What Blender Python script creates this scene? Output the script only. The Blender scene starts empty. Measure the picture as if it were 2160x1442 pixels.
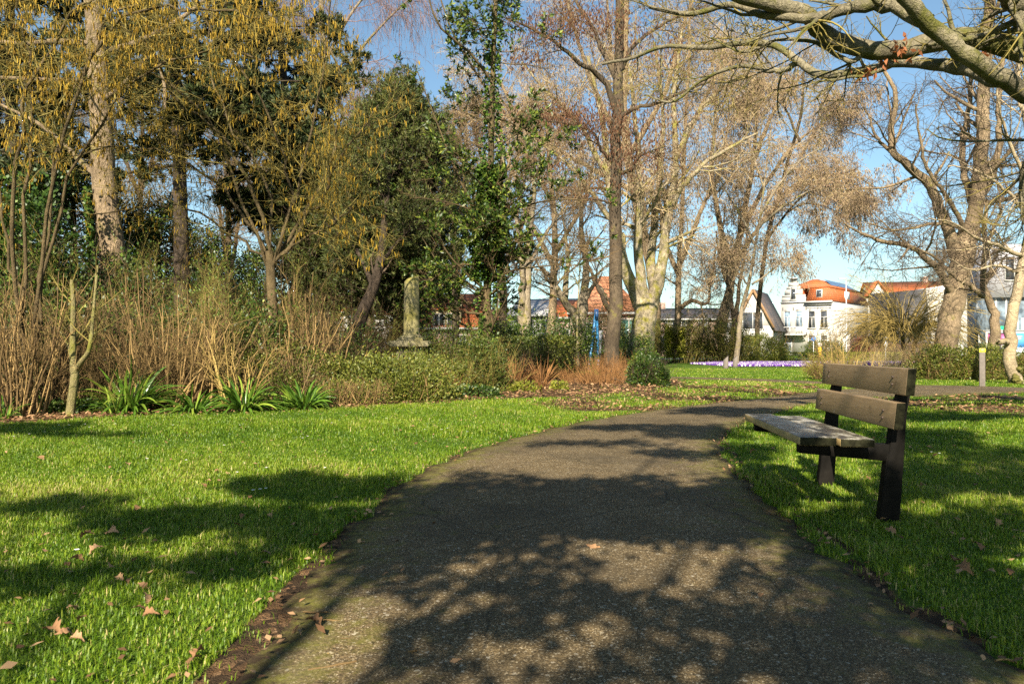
import bpy, math, random
import numpy as np
from mathutils import Vector, Matrix

SC = bpy.context.scene
COL = SC.collection
# ------------------------------------------------------------------ camera, sky, sun, exposure
F_PX, CX, CY, HORIZON, EYE = 1600.0, 1080.0, 721.0, 735.0, 0.95
PITCH = math.atan((HORIZON - CY) / F_PX)
cam_data = bpy.data.cameras.new('camera')
cam = bpy.data.objects.new('camera', cam_data)
COL.objects.link(cam)
cam.location = (0, 0, EYE)
cam.rotation_euler = (math.pi / 2 + PITCH, 0, 0)
cam_data.sensor_width = 36
cam_data.lens = F_PX / 2160 * 36
cam_data.clip_start = 0.05
cam_data.clip_end = 3000
cam_data.dof.use_dof = True
cam_data.dof.focus_distance = 9.0
cam_data.dof.aperture_fstop = 8.0
SC.camera = cam

SUN_EL = math.radians(33)
SUN_AZ = math.radians(12)                    # the sun stands behind the viewer, this far to the left
TO_SUN = np.array([-math.sin(SUN_AZ) * math.cos(SUN_EL), -math.cos(SUN_AZ) * math.cos(SUN_EL), math.sin(SUN_EL)])
world = bpy.data.worlds.new('World')
SC.world = world
world.use_nodes = True
wn = world.node_tree
sky = wn.nodes.new('ShaderNodeTexSky')
sky.sky_type = 'NISHITA'
sky.sun_disc = False
sky.sun_elevation = SUN_EL
sky.sun_rotation = math.radians(180) + SUN_AZ
sky.air_density = 1.0
sky.dust_density = 0.9
sky.ozone_density = 0.7
bg = wn.nodes['Background']
tintn = wn.nodes.new('ShaderNodeMix'); tintn.data_type = 'RGBA'; tintn.blend_type = 'MULTIPLY'; tintn.inputs[0].default_value = 1.0
tintn.inputs[7].default_value = (0.90, 1.05, 1.05, 1)      # clear northern spring sky, a little greener blue
wn.links.new(sky.outputs[0], tintn.inputs[6]); wn.links.new(tintn.outputs[2], bg.inputs['Color'])
bg.inputs['Strength'].default_value = 0.05
sun_data = bpy.data.lights.new('sun', 'SUN')
sun_data.energy = 5.0
sun_data.angle = math.radians(0.5)
sun_data.color = (1.0, 0.88, 0.69)
sun = bpy.data.objects.new('sun', sun_data)
COL.objects.link(sun)
sun.location = (-4, -20, 30)
sun.rotation_euler = Vector(TO_SUN).to_track_quat('Z', 'Y').to_euler()
SC.view_settings.view_transform = 'Standard'
SC.view_settings.look = 'None'
SC.view_settings.exposure = 1.7
SC.view_settings.gamma = 1.0
SC.cycles.max_bounces = 6
SC.cycles.diffuse_bounces = 2
SC.cycles.transmission_bounces = 4
SC.cycles.transparent_max_bounces = 6
SC.cycles.use_denoising = False

# ------------------------------------------------------------------ photo pixel -> place
_c, _s = math.cos(PITCH), math.sin(PITCH)
def P(px, py, Y):
    x, z = (px - CX) / F_PX, (CY - py) / F_PX
    s = Y / (_c - z * _s)
    return np.array([x * s, Y, EYE + s * (_s + z * _c)])
def G(px, py):
    x, z = (px - CX) / F_PX, (CY - py) / F_PX
    s = -EYE / (_s + z * _c)
    return np.array([x * s, s * (_c - z * _s), 0.0])

# ------------------------------------------------------------------ objects
def tag(o, label=None, cat=None, group=None, kind=None):
    if label: o['label'] = label
    if cat: o['category'] = cat
    if group: o['group'] = group
    if kind: o['kind'] = kind
    return o
def empty(name, loc, label=None, cat=None, group=None, rotz=0.0):
    o = bpy.data.objects.new(name, None)
    COL.objects.link(o)
    o.location = tuple(float(v) for v in loc)
    o.rotation_euler = (0, 0, rotz)
    o.empty_display_size = 0.3
    return tag(o, label, cat, group)
def copy_tree(o, parent=None):
    c = o.copy()
    COL.objects.link(c)
    if parent: c.parent = parent
    for ch in list(o.children):
        copy_tree(ch, c)
    return c

class MB:
    """collects vertices and faces of one mesh"""
    def __init__(self):
        self.v, self.q, self.t, self.tint, self.n = [], [], [], [], 0
        self.qm, self.tm = [], []
    def add(self, v, quads=None, tris=None, mi=0, tint=None):
        v = np.asarray(v, dtype=np.float32).reshape(-1, 3)
        self.v.append(v)
        if tint is None: tint = np.full(len(v), 0.5, np.float32)
        else: tint = np.broadcast_to(np.asarray(tint, np.float32), (len(v),)) if np.ndim(tint) == 0 else np.asarray(tint, np.float32)
        self.tint.append(tint)
        if quads is not None and len(quads):
            q = np.asarray(quads, np.int32).reshape(-1, 4); self.q.append(q + self.n); self.qm.append(np.full(len(q), mi, np.int32))
        if tris is not None and len(tris):
            t = np.asarray(tris, np.int32).reshape(-1, 3); self.t.append(t + self.n); self.tm.append(np.full(len(t), mi, np.int32))
        self.n += len(v)
        return self
    def box(self, c, s, mi=0, rot=None, tint=None):
        c = np.asarray(c, float); h = np.asarray(s, float) / 2
        v = np.array([[x, y, z] for z in (-1, 1) for y in (-1, 1) for x in (-1, 1)], float) * h
        if rot is not None: v = v @ np.asarray(rot).T
        return self.add(v + c, [[0, 2, 3, 1], [4, 5, 7, 6], [0, 1, 5, 4], [2, 6, 7, 3], [0, 4, 6, 2], [1, 3, 7, 5]], mi=mi, tint=tint)
    def prism(self, poly, axis, a, b, mi=0):
        """poly: 2-D outline (counter-clockwise), extruded along axis from a to b"""
        n = len(poly)
        ax = {'x': (1, 2, 0), 'y': (0, 2, 1), 'z': (0, 1, 2)}[axis]
        def pt(p, w):
            r = [0, 0, 0]; r[ax[0]], r[ax[1]], r[ax[2]] = p[0], p[1], w
            return r
        v = [pt(p, a) for p in poly] + [pt(p, b) for p in poly]
        quads = [[i, (i + 1) % n, n + (i + 1) % n, n + i] for i in range(n)]
        tris = [[0, i + 1, i] for i in range(1, n - 1)] + [[n, n + i, n + i + 1] for i in range(1, n - 1)]
        return self.add(v, quads, tris, mi=mi)
    def build(self, name, mats, parent=None, smooth=False, bevel=0.0, offset=None):
        V = np.concatenate(self.v) if self.v else np.zeros((0, 3), np.float32)
        if offset is not None: V = V - np.asarray(offset, np.float32)
        Q = np.concatenate(self.q) if self.q else np.zeros((0, 4), np.int32)
        T = np.concatenate(self.t) if self.t else np.zeros((0, 3), np.int32)
        me = bpy.data.meshes.new(name)
        nq, nt = len(Q), len(T)
        me.vertices.add(len(V)); me.vertices.foreach_set('co', V.astype(np.float32).ravel())
        me.loops.add(nq * 4 + nt * 3)
        me.loops.foreach_set('vertex_index', np.concatenate([Q.ravel(), T.ravel()]).astype(np.int32))
        me.polygons.add(nq + nt)
        ls = np.concatenate([np.arange(nq) * 4, nq * 4 + np.arange(nt) * 3]).astype(np.int32)
        me.polygons.foreach_set('loop_start', ls)
        if not isinstance(mats, (list, tuple)): mats = [mats]
        for m in mats: me.materials.append(m)
        mi = np.concatenate([np.concatenate(self.qm) if self.qm else np.zeros(0, np.int32), np.concatenate(self.tm) if self.tm else np.zeros(0, np.int32)])
        me.polygons.foreach_set('material_index', mi.astype(np.int32))
        me.update(calc_edges=True)
        at = me.attributes.new('tint', 'FLOAT', 'POINT')
        at.data.foreach_set('value', np.concatenate(self.tint).astype(np.float32))
        if smooth: me.polygons.foreach_set('use_smooth', np.ones(nq + nt, bool))
        me.validate()
        o = bpy.data.objects.new(name, me)
        COL.objects.link(o)
        if parent: o.parent = parent
        if bevel:
            b = o.modifiers.new('bevel', 'BEVEL'); b.width = bevel; b.segments = 2; b.limit_method = 'ANGLE'; b.angle_limit = math.radians(40)
        return o

def rotz(a):
    c, s = math.cos(a), math.sin(a)
    return np.array([[c, -s, 0], [s, c, 0], [0, 0, 1]])
def rotx(a):
    c, s = math.cos(a), math.sin(a)
    return np.array([[1, 0, 0], [0, c, -s], [0, s, c]])
def roty(a):
    c, s = math.cos(a), math.sin(a)
    return np.array([[c, 0, s], [0, 1, 0], [-s, 0, c]])

# ------------------------------------------------------------------ materials
def newmat(name):
    m = bpy.data.materials.new(name); m.use_nodes = True
    nt = m.node_tree
    return m, nt, nt.nodes['Principled BSDF']
def node(nt, t, **kw):
    n = nt.nodes.new(t)
    for k, v in kw.items():
        if k in n.bl_rna.properties: setattr(n, k, v)
        else: n.inputs[k].default_value = v
    return n
def ramp(nt, stops, fac=None, interp='LINEAR'):
    r = nt.nodes.new('ShaderNodeValToRGB'); r.color_ramp.interpolation = interp
    e = r.color_ramp.elements
    while len(e) > 1: e.remove(e[-1])
    e[0].position = stops[0][0]; e[0].color = (*stops[0][1], 1) if len(stops[0][1]) == 3 else stops[0][1]
    for p, c in stops[1:]:
        x = e.new(p); x.color = (*c, 1) if len(c) == 3 else c
    if fac is not None: nt.links.new(fac, r.inputs[0])
    return r
def mix(nt, fac, a, b, blend='MIX'):
    m = nt.nodes.new('ShaderNodeMix'); m.data_type = 'RGBA'; m.blend_type = blend
    for sock, val in ((m.inputs[0], fac), (m.inputs[6], a), (m.inputs[7], b)):
        if isinstance(val, (int, float)): sock.default_value = val
        elif isinstance(val, (tuple, list)): sock.default_value = (*val, 1) if len(val) == 3 else val
        else: nt.links.new(val, sock)
    return m.outputs[2]
def coords(nt, scale=(1, 1, 1), which='Object'):
    tc = nt.nodes.new('ShaderNodeTexCoord'); mp = nt.nodes.new('ShaderNodeMapping')
    mp.inputs['Scale'].default_value = scale
    nt.links.new(tc.outputs[which], mp.inputs[0])
    return mp.outputs[0]
def noise(nt, vec, scale, detail=4, rough=0.55, out='Fac'):
    n = node(nt, 'ShaderNodeTexNoise', Scale=scale, Detail=detail, Roughness=rough)
    nt.links.new(vec, n.inputs['Vector'])
    return n.outputs[out]
def voronoi(nt, vec, scale, feature='F1', out='Distance', rnd=1.0):
    n = node(nt, 'ShaderNodeTexVoronoi', Scale=scale, Randomness=rnd); n.feature = feature
    nt.links.new(vec, n.inputs['Vector'])
    return n.outputs[out]
def math_n(nt, op, a, b=None, clamp=False):
    n = nt.nodes.new('ShaderNodeMath'); n.operation = op; n.use_clamp = clamp
    for s, v in ((n.inputs[0], a), (n.inputs[1], b)):
        if v is None: continue
        if isinstance(v, (int, float)): s.default_value = v
        else: nt.links.new(v, s)
    return n.outputs[0]
def bump(nt, h, strength, dist, bsdf):
    b = node(nt, 'ShaderNodeBump', Strength=strength, Distance=dist)
    nt.links.new(h, b.inputs['Height']); nt.links.new(b.outputs[0], bsdf.inputs['Normal'])
def attr(nt, name):
    a = nt.nodes.new('ShaderNodeAttribute'); a.attribute_name = name
    return a.outputs['Fac']

def leafmat(name, stops, rough=0.5, transl=0.35, spec=0.4, patch=0.0):
    m, nt, b = newmat(name)
    t = attr(nt, 'tint')
    if patch:
        n = noise(nt, coords(nt), patch, 2)
        t = math_n(nt, 'ADD', math_n(nt, 'MULTIPLY', t, 0.6), math_n(nt, 'MULTIPLY', math_n(nt, 'SUBTRACT', n, 0.25), 0.8), clamp=True)
    col = ramp(nt, stops, t).outputs[0]
    nt.links.new(col, b.inputs['Base Color'])
    b.inputs['Roughness'].default_value = rough
    b.inputs['Specular IOR Level'].default_value = spec
    if transl:
        tr = nt.nodes.new('ShaderNodeBsdfTranslucent')
        nt.links.new(col, tr.inputs['Color'])
        mx = nt.nodes.new('ShaderNodeMixShader'); mx.inputs[0].default_value = transl
        nt.links.new(b.outputs[0], mx.inputs[1]); nt.links.new(tr.outputs[0], mx.inputs[2])
        nt.links.new(mx.outputs[0], nt.nodes['Material Output'].inputs['Surface'])
    return m
def barkmat(name, c1, c2, moss=None, moss_amt=0.5, scale=6.0, stretch=0.25, bumpd=0.03, rough=0.85):
    m, nt, b = newmat(name)
    v = coords(nt, (1, 1, stretch))
    n1 = noise(nt, v, scale, 7, 0.7)
    vd = mix(nt, 0.35, v, noise(nt, v, scale * 0.8, 4, 0.6, 'Color'))
    vo = voronoi(nt, vd, scale * 2.6, 'DISTANCE_TO_EDGE')
    crack = math_n(nt, 'MULTIPLY', ramp(nt, [(0.0, (0.45,) * 3), (0.22, (1,) * 3)], vo).outputs[0], ramp(nt, [(0.3, (0.6,) * 3), (0.6, (1,) * 3)], noise(nt, v, scale * 4, 5, 0.7)).outputs[0])
    col = ramp(nt, [(0.3, c1), (0.7, c2)], n1).outputs[0]
    col = mix(nt, 0.65, col, crack, 'MULTIPLY')
    big = noise(nt, coords(nt), 1.1, 4, 0.6)
    col = mix(nt, ramp(nt, [(0.45, (0,) * 3), (0.7, (0.55,) * 3)], big).outputs[0], col, tuple(min(1, x * 1.5) for x in c2))
    if moss:
        mn = noise(nt, coords(nt), 2.3, 5, 0.7)
        lo = 0.72 - 0.4 * moss_amt
        col = mix(nt, ramp(nt, [(lo, (0,) * 3), (lo + 0.13, (1,) * 3)], mn).outputs[0], col, moss)
    nt.links.new(col, b.inputs['Base Color'])
    b.inputs['Roughness'].default_value = rough
    b.inputs['Specular IOR Level'].default_value = 0.2
    h = math_n(nt, 'ADD', math_n(nt, 'MULTIPLY', crack, 0.6), n1)
    bump(nt, h, 1.0, bumpd, b)
    return m
def twigmat(name, c1, c2, rough=0.8):
    m, nt, b = newmat(name)
    n1 = noise(nt, coords(nt), 3.0, 3)
    t = math_n(nt, 'ADD', math_n(nt, 'MULTIPLY', attr(nt, 'tint'), 0.7), math_n(nt, 'MULTIPLY', n1, 0.4))
    nt.links.new(ramp(nt, [(0.2, c1), (0.85, c2)], t).outputs[0], b.inputs['Base Color'])
    b.inputs['Roughness'].default_value = rough
    b.inputs['Specular IOR Level'].default_value = 0.25
    return m
def plain(name, c, rough=0.6, var=0.12, scale=8.0, metal=0.0, bumps=0.0, spec=0.4):
    m, nt, b = newmat(name)
    b.inputs['Specular IOR Level'].default_value = spec
    n1 = noise(nt, coords(nt), scale, 6, 0.65)
    lo, hi = tuple(x * (1 - var) for x in c), tuple(min(1, x * (1 + var)) for x in c)
    nt.links.new(ramp(nt, [(0.3, lo), (0.7, hi)], n1).outputs[0], b.inputs['Base Color'])
    b.inputs['Roughness'].default_value = rough; b.inputs['Metallic'].default_value = metal
    if bumps: bump(nt, n1, 0.6, bumps, b)
    return m
def glassy(name, c):
    m, nt, b = newmat(name)
    n1 = noise(nt, coords(nt), 1.3, 2)
    nt.links.new(ramp(nt, [(0.35, tuple(x * 0.5 for x in c)), (0.65, tuple(x * 1.6 for x in c))], n1).outputs[0], b.inputs['Base Color'])
    b.inputs['Roughness'].default_value = 0.08; b.inputs['Specular IOR Level'].default_value = 0.8
    return m
def tilemat(name, c, sx=3.4, sz=2.6):
    """roof tiles in running courses"""
    m, nt, b = newmat(name)
    br = node(nt, 'ShaderNodeTexBrick', Scale=1.0, **{'Mortar Size': 0.035, 'Brick Width': 0.3, 'Row Height': 0.3})
    br.inputs['Color1'].default_value = (*c, 1); br.inputs['Color2'].default_value = (*(x * 0.72 for x in c), 1)
    br.inputs['Mortar'].default_value = (*(x * 0.35 for x in c), 1)
    tc = nt.nodes.new('ShaderNodeTexCoord'); sep = nt.nodes.new('ShaderNodeSeparateXYZ'); cmb = nt.nodes.new('ShaderNodeCombineXYZ')
    nt.links.new(tc.outputs['Object'], sep.inputs[0])
    nt.links.new(math_n(nt, 'ADD', sep.outputs[0], sep.outputs[1]), cmb.inputs[0]); nt.links.new(sep.outputs[2], cmb.inputs[1])
    nt.links.new(cmb.outputs[0], br.inputs['Vector'])
    n1 = noise(nt, coords(nt), 0.9, 5, 0.7)
    col = mix(nt, ramp(nt, [(0.45, (0,) * 3), (0.75, (0.5,) * 3)], n1).outputs[0], br.outputs['Color'], (0.2, 0.12, 0.07))
    nt.links.new(col, b.inputs['Base Color']); b.inputs['Roughness'].default_value = 0.75
    bump(nt, br.outputs['Fac'], -0.6, 0.03, b)
    return m
def brickmat(name, c, mortar=(0.4, 0.37, 0.33)):
    m, nt, b = newmat(name)
    br = node(nt, 'ShaderNodeTexBrick', Scale=1.0, **{'Mortar Size': 0.012, 'Brick Width': 0.22, 'Row Height': 0.075})
    br.inputs['Color1'].default_value = (*c, 1); br.inputs['Color2'].default_value = (*(x * 0.7 for x in c), 1)
    br.inputs['Mortar'].default_value = (*mortar, 1)
    tc = nt.nodes.new('ShaderNodeTexCoord'); sep = nt.nodes.new('ShaderNodeSeparateXYZ'); cmb = nt.nodes.new('ShaderNodeCombineXYZ')
    nt.links.new(tc.outputs['Object'], sep.inputs[0])
    nt.links.new(math_n(nt, 'ADD', sep.outputs[0], sep.outputs[1]), cmb.inputs[0]); nt.links.new(sep.outputs[2], cmb.inputs[1])
    nt.links.new(cmb.outputs[0], br.inputs['Vector'])
    nt.links.new(br.outputs['Color'], b.inputs['Base Color']); b.inputs['Roughness'].default_value = 0.9
    return m

# ------------------------------------------------------------------ plant geometry (all arrays)
def unit(a):
    return a / np.maximum(np.linalg.norm(a, axis=-1, keepdims=True), 1e-9)
def catmull(pts, n):
    p = np.asarray(pts, float)
    p = np.vstack([2 * p[0] - p[1], p, 2 * p[-1] - p[-2]])
    m = len(p) - 3
    u = np.linspace(0, m - 1e-6, n); i = u.astype(int); t = (u - i)[:, None]
    a, b, c, d = p[i], p[i + 1], p[i + 2], p[i + 3]
    return 0.5 * (2 * b + (c - a) * t + (2 * a - 5 * b + 4 * c - d) * t ** 2 + (3 * b - a - 3 * c + d) * t ** 3)
def grow_lines(rng, S, D, L, k, wig, trop):
    n = len(S); out = np.empty((n, k, 3)); out[:, 0] = S; d = unit(D)
    trop = np.asarray(trop, float)
    for j in range(1, k):
        d = unit(d + rng.normal(0, wig, (n, 3)) + trop)
        out[:, j] = out[:, j - 1] + d * (L / (k - 1))[:, None]
    return out
def children(rng, PP, RR, num, t0, t1, L, ang, k, wig=0.15, trop=(0, 0, 0.03), rf=0.6, rmin=0.002, tip=0.35, shrink=0.5, bias=1.0, flat=0.0):
    n, kp = PP.shape[:2]
    par = np.repeat(np.arange(n), num)
    t = t0 + (t1 - t0) * rng.random(len(par)) ** bias
    f = t * (kp - 1); i = np.minimum(f.astype(int), kp - 2); w = (f - i)[:, None]
    S = PP[par, i] * (1 - w) + PP[par, i + 1] * w
    T = unit(PP[par, i + 1] - PP[par, i])
    R0 = RR[par, i] * (1 - w[:, 0]) + RR[par, i + 1] * w[:, 0]
    rv = rng.normal(size=(len(par), 3)); rv[:, 2] *= (1 - flat)
    perp = unit(rv - (rv * T).sum(1, keepdims=True) * T)
    a = np.radians(rng.uniform(ang[0], ang[1], len(par)))[:, None]
    D = T * np.cos(a) + perp * np.sin(a)
    ln = rng.uniform(L[0], L[1], len(par)) * (1 - shrink * t)
    C = grow_lines(rng, S, D, ln, k, wig, trop)
    r0 = np.maximum(R0 * rf * rng.uniform(0.6, 1.0, len(par)), rmin)
    R = r0[:, None] * np.linspace(1, tip, k)[None, :]
    R = np.maximum(R, rmin * 0.6)
    return C, R
def tubes(mb, PP, RR, s=3, mi=0, tint=None, rng=None):
    n, k = PP.shape[:2]
    if n == 0: return
    T = np.empty_like(PP); T[:, 1:-1] = PP[:, 2:] - PP[:, :-2]; T[:, 0] = PP[:, 1] - PP[:, 0]; T[:, -1] = PP[:, -1] - PP[:, -2]
    T = unit(T)
    ref = np.where(np.abs(T[:, :1, 2:3]) > 0.9, np.array([1.0, 0, 0]), np.array([0, 0, 1.0]))
    U = unit(np.cross(T, np.broadcast_to(ref, T.shape))); W = np.cross(T, U)
    a = np.arange(s) * 2 * np.pi / s
    V = PP[:, :, None] + RR[:, :, None, None] * (U[:, :, None] * np.cos(a)[None, None, :, None] + W[:, :, None] * np.sin(a)[None, None, :, None])
    idx = np.arange(n * k * s).reshape(n, k, s)
    A = idx[:, :-1]; B = idx[:, 1:]
    q = np.stack([A, np.roll(A, -1, 2), np.roll(B, -1, 2), B], -1).reshape(-1, 4)
    if tint is None:
        tint = np.repeat((rng or np.random.default_rng(1)).random(n), k * s)
    elif np.ndim(tint) == 1 and len(tint) == n: tint = np.repeat(tint, k * s)
    mb.add(V.reshape(-1, 3), q, mi=mi, tint=tint)
def leaves(mb, rng, pos, D, L, W, mi=0, tint=None, up=0.0, wide=0.45, lobes=False):
    n = len(pos)
    if n == 0: return
    D = unit(D); L = np.broadcast_to(L, (n,))[:, None]; W = np.broadcast_to(W, (n,))[:, None]
    rv = rng.normal(size=(n, 3)); rv[:, 2] *= (1 - up)
    if up: rv = np.cross(D, np.array([0, 0, 1.0]) + rv * (1 - up) * 0.9)
    side = unit(rv - (rv * D).sum(1, keepdims=True) * D)
    nrm = np.cross(side, D)
    mid = pos + D * L * wide
    V = np.stack([pos, mid + side * W / 2 + nrm * W * 0.12, pos + D * L, mid - side * W / 2 + nrm * W * 0.12], 1)
    q = np.arange(n * 4).reshape(n, 4)
    if tint is None: tint = rng.random(n)
    mb.add(V.reshape(-1, 3), q, mi=mi, tint=np.repeat(np.broadcast_to(tint, (n,)), 4))
def tassels(mb, rng, pos, L, W, mi=0, tilt=0.15, tint=None):
    """hanging catkins: three-sided spindles"""
    n = len(pos)
    L = np.broadcast_to(L, (n,))
    D = unit(np.array([0, 0, -1.0]) + rng.normal(0, tilt, (n, 3)))
    PP = pos[:, None] + D[:, None] * (L[:, None] * np.linspace(0, 1, 3))[:, :, None]
    RR = np.broadcast_to(W, (n,))[:, None] / 2 * np.array([0.7, 1.0, 0.35])[None]
    tubes(mb, PP, RR, 3, mi, tint=rng.random(n) if tint is None else tint)
def along(rng, PP, per, t0=0.2, t1=1.0):
    n, k = PP.shape[:2]
    par = np.repeat(np.arange(n), per); t = rng.uniform(t0, t1, len(par)); f = t * (k - 1); i = np.minimum(f.astype(int), k - 2); w = (f - i)[:, None]
    return PP[par, i] * (1 - w) + PP[par, i + 1] * w, unit(PP[par, i + 1] - PP[par, i])
def in_poly(pts, poly):
    x, y = pts[:, 0], pts[:, 1]; c = np.zeros(len(pts), bool); n = len(poly); j = n - 1
    for i in range(n):
        xi, yi, xj, yj = poly[i][0], poly[i][1], poly[j][0], poly[j][1]
        cond = ((yi > y) != (yj > y)) & (x < (xj - xi) * (y - yi) / (yj - yi + 1e-12) + xi)
        c ^= cond; j = i
    return c
# ------------------------------------------------------------------ ground, path, crocus bed
rng0 = np.random.default_rng(11)
def wob(n, amp, seed):
    r = np.random.default_rng(seed); x = np.linspace(0, n / 3.0, n)
    return amp * (np.sin(x * 2.1 + r.random() * 6) + 0.7 * np.sin(x * 5.3 + r.random() * 6) + 0.5 * np.sin(x * 11.7 + r.random() * 6)) / 2

LEFT_PX = [(600, 1300), (672, 1200), (765, 1095), (862, 1012), (985, 955), (1100, 921), (1250, 886), (1400, 863), (1550, 846), (1680, 832), (1760, 822)]
RIGHT_PX = [(2160, 1425), (1900, 1275), (1740, 1165), (1650, 1090), (1565, 1010), (1520, 950), (1540, 910), (1640, 870), (1760, 847), (1900, 838)]
L_W = np.array([[-0.95, -6, 0], [-0.9, -2, 0], [-0.82, 1.7, 0]] + [G(*p) for p in LEFT_PX] + [[10.5, 19.6, 0]])
R_W = np.array([[2.0, -6, 0], [1.75, -2, 0], [1.55, 1.2, 0]] + [G(*p) for p in RIGHT_PX] + [[13.0, 17.0, 0]])
NP = 260
Lc, Rc = catmull(L_W, NP), catmull(R_W, NP)
def resamp(c, n):
    d = np.r_[0, np.cumsum(np.linalg.norm(np.diff(c, axis=0), axis=1))]; u = np.linspace(0, d[-1], n)
    return np.stack([np.interp(u, d, c[:, i]) for i in range(3)], 1)
Lc, Rc = resamp(Lc, NP), resamp(Rc, NP)
Lc[:, 0] += wob(NP, 0.05, 3) + rng0.normal(0, 0.012, NP); Rc[:, 0] += wob(NP, 0.05, 4) + rng0.normal(0, 0.012, NP)
PATH_POLY = np.vstack([Lc[:, :2], Rc[::-1, :2]])
CL = catmull(np.array([[-6, 29.5, 0], [0, 27.6, 0], G(1350, 795), G(1560, 800), G(1720, 807), [9.8, 19.6, 0], [12, 16.5, 0], [16, 12, 0], [24, 4, 0]]), 90)
dC = unit(np.gradient(CL, axis=0)); nC = np.stack([-dC[:, 1], dC[:, 0], 0 * dC[:, 0]], 1)
CROSS_POLY = np.vstack([(CL + nC * 0.8)[:, :2], (CL - nC * 0.8)[::-1, :2]])

BED_EDGE = np.array([[-40, 4.0], [-14, 7.2], [-9.0, 8.7]] + [G(*p)[:2] for p in [(0, 893), (150, 884), (300, 874), (500, 867), (700, 861), (850, 853), (950, 847), (1050, 841), (1150, 838), (1260, 834), (1360, 824)]] + [np.array([4.6, 20.5]), np.array([5.0, 23.5])])
BED_POLY = np.vstack([BED_EDGE, [[1, 27], [-2, 27], [-10, 33], [-60, 45]]])
def dist_line(pts, line):
    d = np.full(len(pts), 1e9)
    for i in range(len(line) - 1):
        a, b = line[i], line[i + 1]; ab = b - a
        t = np.clip(((pts - a) @ ab) / (ab @ ab + 1e-12), 0, 1)
        d = np.minimum(d, np.linalg.norm(pts - a - t[:, None] * ab, axis=1))
    return d
MIX1 = np.array([G(*p)[:2] for p in [(1180, 868), (1100, 850), (1250, 834), (1400, 812), (1720, 812), (1740, 828), (1560, 850), (1400, 866)]])
MIX2 = np.array([G(*p)[:2] for p in [(1880, 862), (1850, 838), (2000, 818), (2400, 830), (2600, 870), (2160, 878)]])
SOIL = np.array([[-0.80, -3], [-0.80, 1.5]] + [list(G(*p)[:2]) for p in [(610, 1300), (675, 1200), (770, 1095), (755, 1092), (690, 1150), (620, 1215), (545, 1300), (450, 1400)]] + [[-1.0, 1.7], [-1.05, -3]])
SOIL2 = np.array([G(*p)[:2] for p in [(1760, 1150), (1700, 1100), (1600, 1020), (1535, 950), (1530, 930), (1590, 1000), (1700, 1095), (1800, 1160), (1880, 1240), (2100, 1360), (2060, 1365), (1880, 1260)]])
def sn(x, y, s, seed):
    r = np.random.default_rng(seed); v = 0
    for i in range(6):
        a = r.uniform(0, 6.28); f = s * (1.0 + 0.55 * i); v = v + np.sin((x * math.cos(a) + y * math.sin(a)) * f + r.uniform(0, 6.28)) / (1 + 0.4 * i)
    return v / 2.5
def dirt_at(xy):
    x, y = xy[:, 0], xy[:, 1]
    d = np.zeros(len(xy))
    d = np.where(in_poly(xy, BED_POLY), 1.0, d)
    de = dist_line(xy, BED_EDGE)
    d = np.maximum(d, np.clip(0.55 - de * 0.9 + 0.3 * sn(x, y, 3, 5), 0, 1) * (y > 3))
    m = in_poly(xy, MIX1) | in_poly(xy, MIX2)
    d = np.where(m, np.maximum(d, np.clip(0.62 + 0.6 * sn(x, y * 1.6, 2.2, 6), 0, 1)), d)
    d = np.where(in_poly(xy, SOIL), np.clip(0.85 + 0.3 * sn(x, y, 7, 8), 0, 1), d)
    d = np.where(in_poly(xy, SOIL2), 0.8, d)
    dl = np.minimum(dist_line(xy, Lc[::3, :2]), dist_line(xy, Rc[::3, :2]))
    d = np.maximum(d, np.clip(0.80 - dl * 11 + 0.35 * sn(x, y, 6, 9), 0, 1))
    return d
gx = np.r_[-900, -500, -250, -120, -70, np.arange(-40, -4, 0.3), np.arange(-4, 4, 0.08), np.arange(4, 40.01, 0.3), 60, 100, 200, 450, 900]
gy = np.r_[-300, -120, -50, -20, np.arange(-8, 1, 0.4), np.arange(1, 9, 0.08), np.arange(9, 34.01, 0.3), 40, 60, 90, 140, 220, 400, 800, 1600]
GX, GY = np.meshgrid(gx, gy)
gp = np.stack([GX.ravel(), GY.ravel(), np.zeros(GX.size)], 1)
gd = np.zeros(len(gp)); near = (np.abs(gp[:, 0]) < 41) & (gp[:, 1] > -9) & (gp[:, 1] < 35)
gd[near] = dirt_at(gp[near, :2])
gd[(gp[:, 0] < -12) & (gp[:, 1] > 30)] = 0.8
w_, h_ = len(gx), len(gy)
ii = np.arange(w_ * h_).reshape(h_, w_)
gq = np.stack([ii[:-1, :-1], ii[:-1, 1:], ii[1:, 1:], ii[1:, :-1]], -1).reshape(-1, 4)

m_ground, nt, b = newmat('ground_turf')
v = coords(nt)
d = attr(nt, 'tint')
gr1 = noise(nt, v, 1.7, 6, 0.7); gr2 = noise(nt, v, 38, 4, 0.7)
grass_c = ramp(nt, [(0.25, (0.045, 0.085, 0.010)), (0.5, (0.075, 0.135, 0.014)), (0.8, (0.12, 0.165, 0.022))], math_n(nt, 'ADD', math_n(nt, 'MULTIPLY', gr1, 0.5), math_n(nt, 'MULTIPLY', gr2, 0.5))).outputs[0]
li = voronoi(nt, v, 22, 'F1', 'Color'); sep = nt.nodes.new('ShaderNodeSeparateColor'); nt.links.new(li, sep.inputs[0])
soil_c = ramp(nt, [(0.0, (0.030, 0.020, 0.012)), (0.35, (0.055, 0.035, 0.02)), (0.62, (0.14, 0.078, 0.036)), (1.0, (0.24, 0.145, 0.075))], sep.outputs[0]).outputs[0]
soil_c = mix(nt, ramp(nt, [(0.4, (0.0,) * 3), (0.65, (0.8,) * 3)], noise(nt, v, 2.6, 5, 0.7)).outputs[0], soil_c, (0.05, 0.034, 0.022))
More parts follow.
